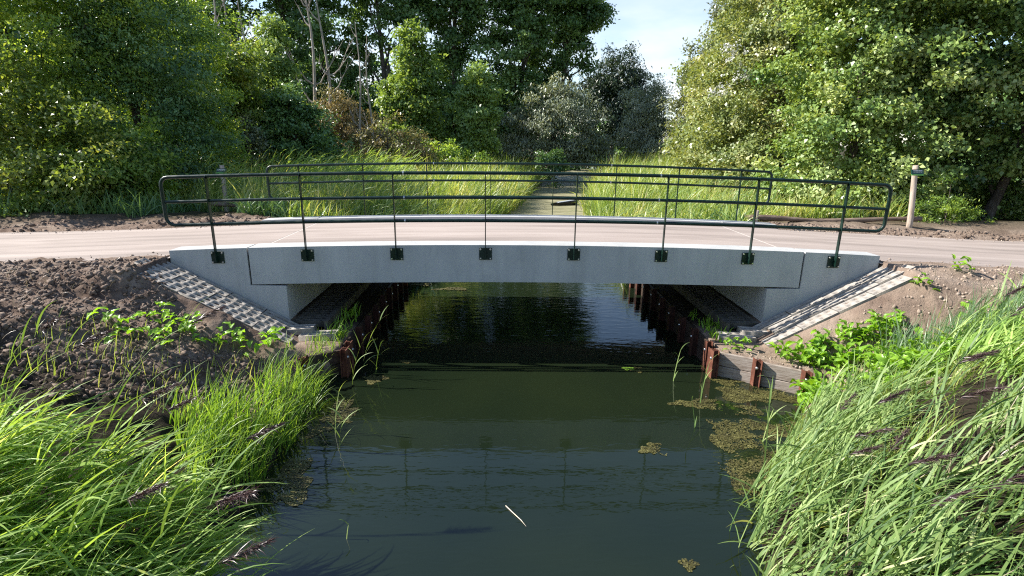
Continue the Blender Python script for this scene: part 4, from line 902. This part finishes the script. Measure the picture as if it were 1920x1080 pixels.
# meadow of tall grass beyond the bridge
def meadow(side, n, label):
    y = 4.9 + 46 * r.random(n) ** 1.8
    if side < 0:
        xe = edge_l(y) + 0.35 * r.random(n) ** 2 - 0.03; x = xe - r.random(n) ** 1.15 * np.minimum(8 + 0.35 * y, 22)
        keep = (y > 5.4 + 1.2 * (x < -6.2)) & ~((x < -8.2) & (y < 8.8))
    else:
        xe = edge_r(y) - 0.35 * r.random(n) ** 2 + 0.03; x = xe + r.random(n) * np.maximum(9.5 + 0.16 * y - xe + 0.5, 3)
        keep = (y > 5.0 + 0.9 * (x > 6.0))
    x, y = x[keep], y[keep]; z = np.maximum(height(x, y), 0)
    patch = fbm(x * 0.35, y * 0.25, 3)
    far = np.clip((y - 5) / 30, 0, 1)
    hh = (0.75 + 0.95 * np.clip((y - 5) / 8, 0, 1)) * (1 + 0.45 * patch + 0.35 * fbm(x * 1.3, y * 0.9 + 40, 2)) * r.uniform(0.55, 1.15, len(x))
    v = blades(r, np.column_stack([x, y, z - 0.02]), hh, (0.030 + 0.036 * far) * r.uniform(0.5, 1.5, len(x)), 0.1 + r.normal(0, 1.7, len(x)), np.abs(r.normal(0.2, 0.2, len(x))), np.abs(r.normal(0.75, 0.5, len(x))), seg=4, twist=0.7, t0=0.7, tint=np.clip(0.48 + 0.55 * fbm(x * 0.9 + 9, y * 0.5, 3) + 0.25 * patch + 0.27 * r.normal(size=len(x)), 0, 1))
    tag(obj('meadow_grass', mesh_np('meadow_grass', *v[:3], G['grass'], True)), label, 'grass', kind='stuff')
meadow(-1, 38000, 'tall sunlit yellow green grass left of the channel beyond the bridge')
meadow(1, 25000, 'tall sunlit green grass right of the channel beyond the bridge')
def taller_reeds():
    n = 500; y = r.uniform(11, 24, n); x = r.uniform(-11.5, -5.5, n)
    V, F, T = reed_bed(r, np.column_stack([x, y, height(x, y)]), 1.3, 2.3, 0.2, 0.35, 0.6, 0.04, nleaf=7, seg=4)
    tag(obj('reeds', mesh_np('reeds', V, F, T, G['reed'], True)), 'tall shaded reeds below the dark bushes beyond the bridge', 'reeds', kind='stuff')
taller_reeds()
def meadow_reeds():
    n = 1500; y = 6.5 + 32 * r.random(n) ** 1.5; sd_ = r.random(n) < 0.6
    x = np.where(sd_, edge_l(y) + 0.1 - r.random(n) ** 1.4 * (5 + 0.3 * y), edge_r(y) - 0.1 + r.random(n) ** 1.4 * 4.5)
    V, F, T = reed_bed(r, np.column_stack([x, y, np.maximum(height(x, y), 0)]), 0.7, 1.6, 0.2, 0.35, 0.50, 0.034, nleaf=6, seg=3, tb=0.5)
    tag(obj('reeds', mesh_np('reeds', V, F, T, G['reedpale'], True)), 'scattered reeds standing above the meadow grass beyond the bridge', 'reeds', kind='stuff')
meadow_reeds()
def kerb_weeds():
    n = 900; x = np.concatenate([r.uniform(-5.6, -2.2, 600), r.uniform(4.6, 6.0, 300)]); y = r.uniform(5.0, 6.6, n)
    v = blades(r, np.column_stack([x, y, np.maximum(height(x, y), 0)]), r.uniform(0.3, 1.0, n), r.uniform(0.04, 0.09, n), r.uniform(0, 6.28, n), np.abs(r.normal(0.4, 0.25, n)), np.abs(r.normal(1.0, 0.4, n)), seg=4, twist=0.7, t0=0.6)
    tag(obj('undergrowth', mesh_np('undergrowth', *v[:3], G['dark'], True)), 'dark leafy undergrowth right behind the far kerb', 'undergrowth', kind='stuff')
kerb_weeds()
def verge_weeds():
    n = 5200; x = np.concatenate([r.uniform(-16, -4.0, n // 2), r.uniform(-11, -3.6, n // 2)]); y = 5.0 + 0.5 * (x < -6) + r.random(n) ** 1.3 * 4.0
    k_ = ~((x > -10.1) & (x < -7.6) & (y < 8.7)); x, y = x[k_], y[k_]; n = len(x)
    v = blades(r, np.column_stack([x, y, height(x, y) - 0.02]), r.uniform(0.25, 0.9, n), r.uniform(0.02, 0.05, n), r.uniform(0, 6.28, n), np.abs(r.normal(0.3, 0.2, n)), np.abs(r.normal(0.9, 0.4, n)), seg=4, twist=0.7, t0=0.6)
    tag(obj('undergrowth', mesh_np('undergrowth', *v[:3], G['dark'], True)), 'dark undergrowth below the left shrubs', 'undergrowth', kind='stuff')
verge_weeds()

# ------------------------------------------------------------------ loose clods
def clods(name, label, mat, P, s0, s1):
    t = (1 + 5 ** 0.5) / 2
    base = unit(np.array([(-1, t, 0), (1, t, 0), (-1, -t, 0), (1, -t, 0), (0, -1, t), (0, 1, t), (0, -1, -t), (0, 1, -t), (t, 0, -1), (t, 0, 1), (-t, 0, -1), (-t, 0, 1)], float))
    f = np.array([(0, 11, 5), (0, 5, 1), (0, 1, 7), (0, 7, 10), (0, 10, 11), (1, 5, 9), (5, 11, 4), (11, 10, 2), (10, 7, 6), (7, 1, 8), (3, 9, 4), (3, 4, 2), (3, 2, 6), (3, 6, 8), (3, 8, 9), (4, 9, 5), (2, 4, 11), (6, 2, 10), (8, 6, 7), (9, 8, 1)])
    n = len(P); s = s0 + (s1 - s0) * r.random(n) ** 3
    V = base[None] * s[:, None, None] * (1 + 0.30 * r.normal(size=(n, 12, 1))) * r.uniform(0.6, 1.25, (n, 1, 3)) + P[:, None]
    F = (f[None] + (np.arange(n) * 12)[:, None, None]).reshape(-1, 3)
    tag(obj(name, mesh_np(name, V.reshape(-1, 3), F, mat=mat)), label, 'soil', kind='stuff')
pl = scatter(r, [(-8.4, -3.6), (-8.4, -0.12), (-6.1, -0.12), (-5.6, -0.9), (-4.6, -1.4), (-3.3, -1.2), (-3.6, -2.6), (-5, -3.8)], 2600)
pl2 = scatter(r, [(-8.4, -3.6), (-8.4, -0.12), (-6.1, -0.12), (-5.6, -0.9), (-4.6, -1.4), (-3.3, -1.2), (-3.6, -2.6), (-5, -3.8)], 7000)
clods('soil_clods', 'crumbly dark clods strewn over the left soil bank', M['clod'], np.concatenate([pl, pl2 + [0, 0, 0.004]]), 0.005, 0.042)
pr = scatter(r, [(8.4, -2.8), (8.4, -0.12), (6.1, -0.12), (5.9, -0.9), (4.4, -1.0), (3.3, -0.9), (4.1, -1.5), (4.4, -2.4)], 2200)
clods('soil_clods', 'sandy crumbs strewn over the right soil bank', M['palestone'], pr, 0.005, 0.032)
pv = np.concatenate([np.column_stack([r.uniform(-13, -6.0, 900), r.uniform(3.75, 4.9, 900)]), np.column_stack([r.uniform(6.2, 14, 900), r.uniform(3.75, 4.9, 900)])])
n_ = 420; xr_ = np.concatenate([r.uniform(-14, -6.1, n_), r.uniform(6.1, 13, n_)]); yr_ = np.where(r.random(2 * n_) < 0.5, 0.02 + 0.35 * r.random(2 * n_) ** 2, 3.6 - 0.35 * r.random(2 * n_) ** 2)
clods('soil_clods', 'soil crumbs spilled along the edges of the pale road', M['palestone'], np.column_stack([xr_, yr_, z_road(xr_) + 0.0]), 0.004, 0.020)
clods('soil_clods', 'loose soil crumbs along the far road verge', M['clod'], np.column_stack([pv, height(pv[:, 0], pv[:, 1])]), 0.01, 0.06)

# ------------------------------------------------------------------ broadleaf weeds, leaf by leaf
def weed_leaf_mesh(seed):
    q = np.random.default_rng(seed); nu, nv = 6, 5
    V, F = [], []
    for i in range(nu):
        u = i / (nu - 1); w = 0.030 * (math.sin(math.pi * min(u * 0.92 + 0.06, 1)) ** 0.7) * (1 + 0.18 * math.sin(u * 14 + seed))
        for j in range(nv):
            v = j / (nv - 1) * 2 - 1
            V.append((u * 0.125, v * w, 0.035 * math.sin(u * 2.2) - 0.05 * u * u + 0.012 * abs(v) + 0.010 * math.sin(9 * u + 4 * v + seed) + q.normal(0, 0.002)))
    for i in range(nu - 1):
        for j in range(nv - 1): a = i * nv + j; F.append((a, a + nv, a + nv + 1, a + 1))
    return mesh_np('leaf', np.array(V), F, np.full(len(F), q.uniform(0.1, 0.9)), G['weed'], True)
WL = [weed_leaf_mesh(s) for s in range(5)]
def weed_proto(seed, n, loc, label, group):
    q = random.Random(seed); t = thing('leafy_weed', label, 'weed', loc, group)
    for k in range(n):
        o = obj('leaf', q.choice(WL), t); h = q.uniform(0.0, 0.20)
        o.location = (q.uniform(-0.10, 0.10), q.uniform(-0.10, 0.10), h); s = q.uniform(0.7, 1.25)
        o.scale = (s, s, s); o.rotation_euler = (q.uniform(-0.35, 0.35), q.uniform(-0.9, 0.15), k * 2.399 + q.uniform(-0.3, 0.3))
    return t
def weeds(label, group, spots, n, seed, s0=0.9, s1=1.5):
    q = random.Random(seed); protos = []
    for i, (x, y) in enumerate(spots):
        z = float(height(np.array([x]), np.array([y]))[0])
        if i < 3:
            o = weed_proto(seed + i, n, (x, y, z), label, group); protos.append(o)
        else:
            o = copy_tree(q.choice(protos))
        o.location = (x, y, z); o.rotation_euler = (0, 0, q.uniform(0, 6.28)); s = q.uniform(s0, s1); o.scale = (s, s, s)
weeds('bright leafy weed sprouting on the brown soil left of the pavers', 'leafy weeds on the left soil', [(-5.4, -1.40), (-5.2, -1.65), (-5.0, -1.45), (-4.85, -1.75), (-4.5, -1.45), (-4.3, -1.30), (-5.25, -2.35), (-4.95, -2.2), (-5.55, -2.2), (-4.0, -1.15)], 10, 200, 1.0, 1.6)
rs = random.Random(9); spots = []
while len(spots) < 52:
    x, y = rs.uniform(3.85, 6.3), rs.uniform(-2.9, -1.15)
    if y < -0.62 - 0.17 * x + 0.35 and (y > -2.6 or x > 4.2) and not (x > 5.4 and y < -2.0): spots.append((x, y))
weeds('bright green leafy weed in the dense patch on the right bank', 'leafy weeds on the right bank', spots, 20, 300, 0.9, 1.5)
weeds('small leafy weed on bare sand beside the right planks', 'small weeds by the right planks', [(3.25, -0.85), (3.5, -0.85), (3.4, -0.70)], 8, 400, 0.7, 1.0)
weeds('lone small weed on the sandy ground near the right road edge', 'lone weeds on the right sand', [(7.0, -0.55), (6.1, -1.0)], 9, 500, 0.9, 1.1)

# ------------------------------------------------------------------ single reeds standing in the water, and plumed reeds
def reed_stalk(label, loc, H, nl, seed, az, group, plume=False, lean=0.25, name='reed_stalk', ll=0.28, lw=0.018, tb=0.6):
    q = np.random.default_rng(seed); t = thing(name, label, 'reed', loc, group)
    root = np.zeros((1, 3)); root[0, 2] = -0.15
    V, F, T, P = blades(q, root, np.array([H + 0.15]), np.array([0.014]), np.array([az]), np.array([0.05]), np.array([lean]), seg=8, twist=0.3, taper=0.25, t0=1.0)
    obj('stem', mesh_np('stem', V, F, T, G['reedpale'], True), t)
    for k in range(nl):
        f = 0.25 + 0.7 * k / max(nl - 1, 1); i = f * 8; j = min(int(i), 7); at = P[0, j] * (1 - i + j) + P[0, j + 1] * (i - j)
        v = blades(q, at[None], np.array([ll * q.uniform(0.7, 1.3)]), np.array([lw * q.uniform(0.8, 1.2)]), np.array([az * 0.5 + (k % 2) * 3.0 + q.normal(0, 0.5)]) if lean < 0.5 else np.array([az + q.normal(0, 0.6)]), np.array([0.4]), np.array([q.uniform(0.4, 1.3)]), seg=6, twist=0.4, taper=0.9, t0=0.5, tint=np.array([np.clip(q.normal(tb, 0.15), 0, 1)]))
        obj('leaf', mesh_np('leaf', *v[:3], G['reedpale'], True), t)
    if plume:
        n = 190; f = q.random(n) ** 0.8; tip = P[0, -1]; d = unit(P[0, -1] - P[0, -2])
        at = tip[None] + d[None] * (f * 0.32 - 0.05)[:, None] + q.normal(0, 0.004, (n, 3))
        v = blades(q, at, q.uniform(0.05, 0.16, n) * (1.15 - 0.6 * f), np.full(n, 0.006), az + q.normal(0, 0.55, n), np.full(n, 0.05) + math.acos(np.clip(d[2], -1, 1)) + q.normal(0, 0.25, n), q.uniform(0.2, 1.2, n), seg=3, twist=1.2, t0=0.8, tint=np.clip(q.normal(0.45, 0.25, n), 0, 1))
        obj('plume', mesh_np('plume', *v[:3], G['plume'], True), t)
    return t
SW = 'single reeds standing in the water'
reed_stalk('short forked reed alone in the water nearest the bridge on the right', (2.27, -1.10, 0), 0.55, 5, 1, 0.5, SW, ll=0.22)
reed_stalk('bent reed in the water beside the first floating mat on the right', (2.43, -1.85, 0), 0.66, 5, 2, 0.6, SW, ll=0.26)
reed_stalk('thin single blade rising from the dark water on the right', (2.12, -2.55, 0), 0.42, 2, 3, 2.6, SW, ll=0.16)
reed_stalk('tall leaning reed in the algae near the right bank', (2.45, -3.75, 0), 1.15, 6, 4, 1.4, SW, ll=0.36)
reed_stalk('tall reed rising from the algae in front of the right reeds', (2.15, -4.35, 0), 1.2, 7, 5, 0.2, SW, ll=0.36)
reed_stalk('small reed sprig among the floating algae on the right', (2.85, -2.9, 0), 0.5, 4, 6, 0.2, SW, ll=0.25)
reed_stalk('long arching reed at the left bank under the beam', (-2.72, -0.95, 0), 1.05, 6, 7, 0.25, SW, lean=0.6, ll=0.36)
reed_stalk('spiky reed sprig near the dark water left of the bridge opening', (-2.52, -0.85, 0), 0.5, 5, 8, 0.2, SW, ll=0.26)
reed_stalk('reed clump stem beside the lime grass on the left', (-2.78, -1.3, 0), 0.8, 7, 9, 0.3, SW, lean=0.45, ll=0.34)
reed_stalk('lone reed in the water in front of the lime grass', (-2.45, -3.1, 0), 0.7, 6, 10, 0.5, SW, ll=0.30)
reed_stalk('reed with crossed leaves between lime grass and left reeds', (-2.62, -2.7, 0), 0.6, 5, 11, 0.9, SW, ll=0.28)
reed_stalk('twiggy dry stalk poking up from the water at the bottom left', (-1.95, -4.6, 0), 0.16, 2, 12, 0.9, SW, ll=0.10)
def plumed(label, group, spots, seed, az):
    q = random.Random(seed)
    pr = [reed_stalk(label, (0, 0, 0), 1.75, 6, seed + i, az + 0.15 * (i - 1), group, True, 1.15, 'plumed_reed', 0.55, 0.02, 0.35) for i in range(3)]
    for i, (x, y) in enumerate(spots):
        o = pr[i] if i < 3 else copy_tree(q.choice(pr))
        z = max(float(height(np.array([x]), np.array([y]))[0]), 0)
        o.location = (x, y, z); s = q.uniform(0.8, 1.08); o.scale = (s, s, s); o.rotation_euler = (0, 0, q.uniform(-0.4, 0.4))
plumed('arching reed with dark purple brown plume in the left reed bed', 'plumed reeds in the left bed', [(-4.3, -4.3), (-3.9, -5.0), (-4.0, -5.3), (-3.3, -5.2), (-4.6, -5.2), (-3.6, -6.0), (-3.2, -5.7), (-5.0, -4.5), (-3.0, -6.4)], 800, 0.05)
q = random.Random(12)
plumed('arching reed with dull purple plume in the right reed bed', 'plumed reeds in the right bed', [(q.uniform(1.6, 4.2), q.uniform(-6.6, -4.3)) for _ in range(26)] + [(3.4, -3.6), (4.2, -3.4), (2.7, -4.3), (3.9, -4.0)], 850, 0.0)

# ------------------------------------------------------------------ floating algae
def algae(label, loc, a, b, n, seed, rot=0.0, mat='algae', name='algae_mat', fl=0.024, dens=0.30):
    n = int(n * 1.7)
    q = np.random.default_rng(seed); m = n * 3
    u = q.uniform(-1, 1, (m, 2)); rr = np.hypot(u[:, 0], u[:, 1]); an = np.arctan2(u[:, 1], u[:, 0])
    lim = 0.75 + 0.22 * np.sin(an * 3 + seed) + 0.13 * np.sin(an * 7 + 2 * seed)
    P = u * np.array([a, b]); keep = (rr < lim) & (fbm(P[:, 0] * 3.5 + seed, P[:, 1] * 5, 3) + q.normal(0, 0.12, m) > -dens)
    P = P[keep][:n]; k = len(P)
    c, s = math.cos(rot), math.sin(rot); P = np.column_stack([P[:, 0] * c - P[:, 1] * s, P[:, 0] * s + P[:, 1] * c])
    C = np.column_stack([P, 0.003 + 0.006 * q.random(k) ** 2]); D = q.normal(size=(k, 3)); D[:, 2] *= 0.05; Nn = np.array([0, 0, 1.0]) + q.normal(0, 0.10, (k, 3))
    sc = q.uniform(0.5, 1.5, k)
    V, F, T = leaf_quads(C, D, Nn, fl * sc, fl * 0.75 * sc, np.clip(0.45 + 0.4 * fbm(P[:, 0] * 6, P[:, 1] * 6, 2) + 0.2 * q.normal(size=k), 0, 1), 0.1)
    o = obj(name, mesh_np(name, V, F, T, G[mat])); o.location = loc; tag(o, label, 'algae', 'floating algae mats'); return o
algae('large yellow brown algae mat at the foot of the right planks', (3.35, -1.45, 0), 0.75, 0.50, 2600, 1, -0.5)
algae('broken algae mat in front of the right earth bank', (2.95, -2.45, 0), 0.85, 0.60, 2400, 2, -0.3, dens=0.12)
algae('long algae mat along the edge of the right reeds', (2.65, -3.35, 0), 0.75, 0.75, 2600, 3, 0.2, dens=0.15)
algae('small oval algae mat alone on the open water on the right', (1.42, -3.06, 0), 0.20, 0.16, 420, 4)
algae('little algae clot with bright leaf near the bridge shadow on the right', (1.76, -0.66, 0), 0.17, 0.13, 240, 5)
algae('thin pale strip of algae in the bridge shadow on the left', (-2.08, -0.35, 0), 0.16, 0.08, 160, 6)
algae('tiny algae clot at the bottom right of the water', (1.22, -4.93, 0), 0.09, 0.08, 130, 7)
algae('algae fringe in front of the lime grass on the left', (-2.72, -2.25, 0), 0.28, 0.62, 1400, 8, -0.15, dens=0.2)
algae('algae fringe between the left reeds and the water', (-2.85, -3.75, 0), 0.36, 0.55, 1400, 9, -0.1)
algae('pale algae patch in the water beyond the bridge on the left', (-1.75, 4.35, 0), 0.50, 0.16, 600, 10, fl=0.05)
algae('second pale algae patch close to the left wall beyond the bridge', (-2.55, 4.75, 0), 0.30, 0.14, 360, 11, fl=0.05)
algae('algae patch around the thin reed near the right planks', (2.35, -1.85, 0), 0.40, 0.16, 520, 12, 0.1, dens=0.6)
algae('algae patch under the spiky reed left of the bridge opening', (-2.48, -1.05, 0), 0.22, 0.20, 420, 13)
algae('bright floating leaf cluster on the little clot near the bridge shadow', (1.67, -0.62, 0), 0.10, 0.045, 26, 14, 0.1, 'lily', 'floating_leaves', 0.07, 1.0)
def film():
    ys = np.array([8.5, 10, 13, 17, 22, 28, 34, 40, 46, 53, 62, 70.0]); V, F = [], []
    for y in ys: V += [(edge_l(y) - 0.3, y, 0.005), (edge_r(y) + 0.3, y, 0.005)]
    for i in range(len(ys) - 1): F.append((2 * i, 2 * i + 1, 2 * i + 3, 2 * i + 2))
    tag(obj('duckweed', mesh_np('duckweed', np.array(V), F, mat=M['scum'])), 'brown green duckweed film on the water beyond the bridge', 'duckweed', kind='stuff')
film()
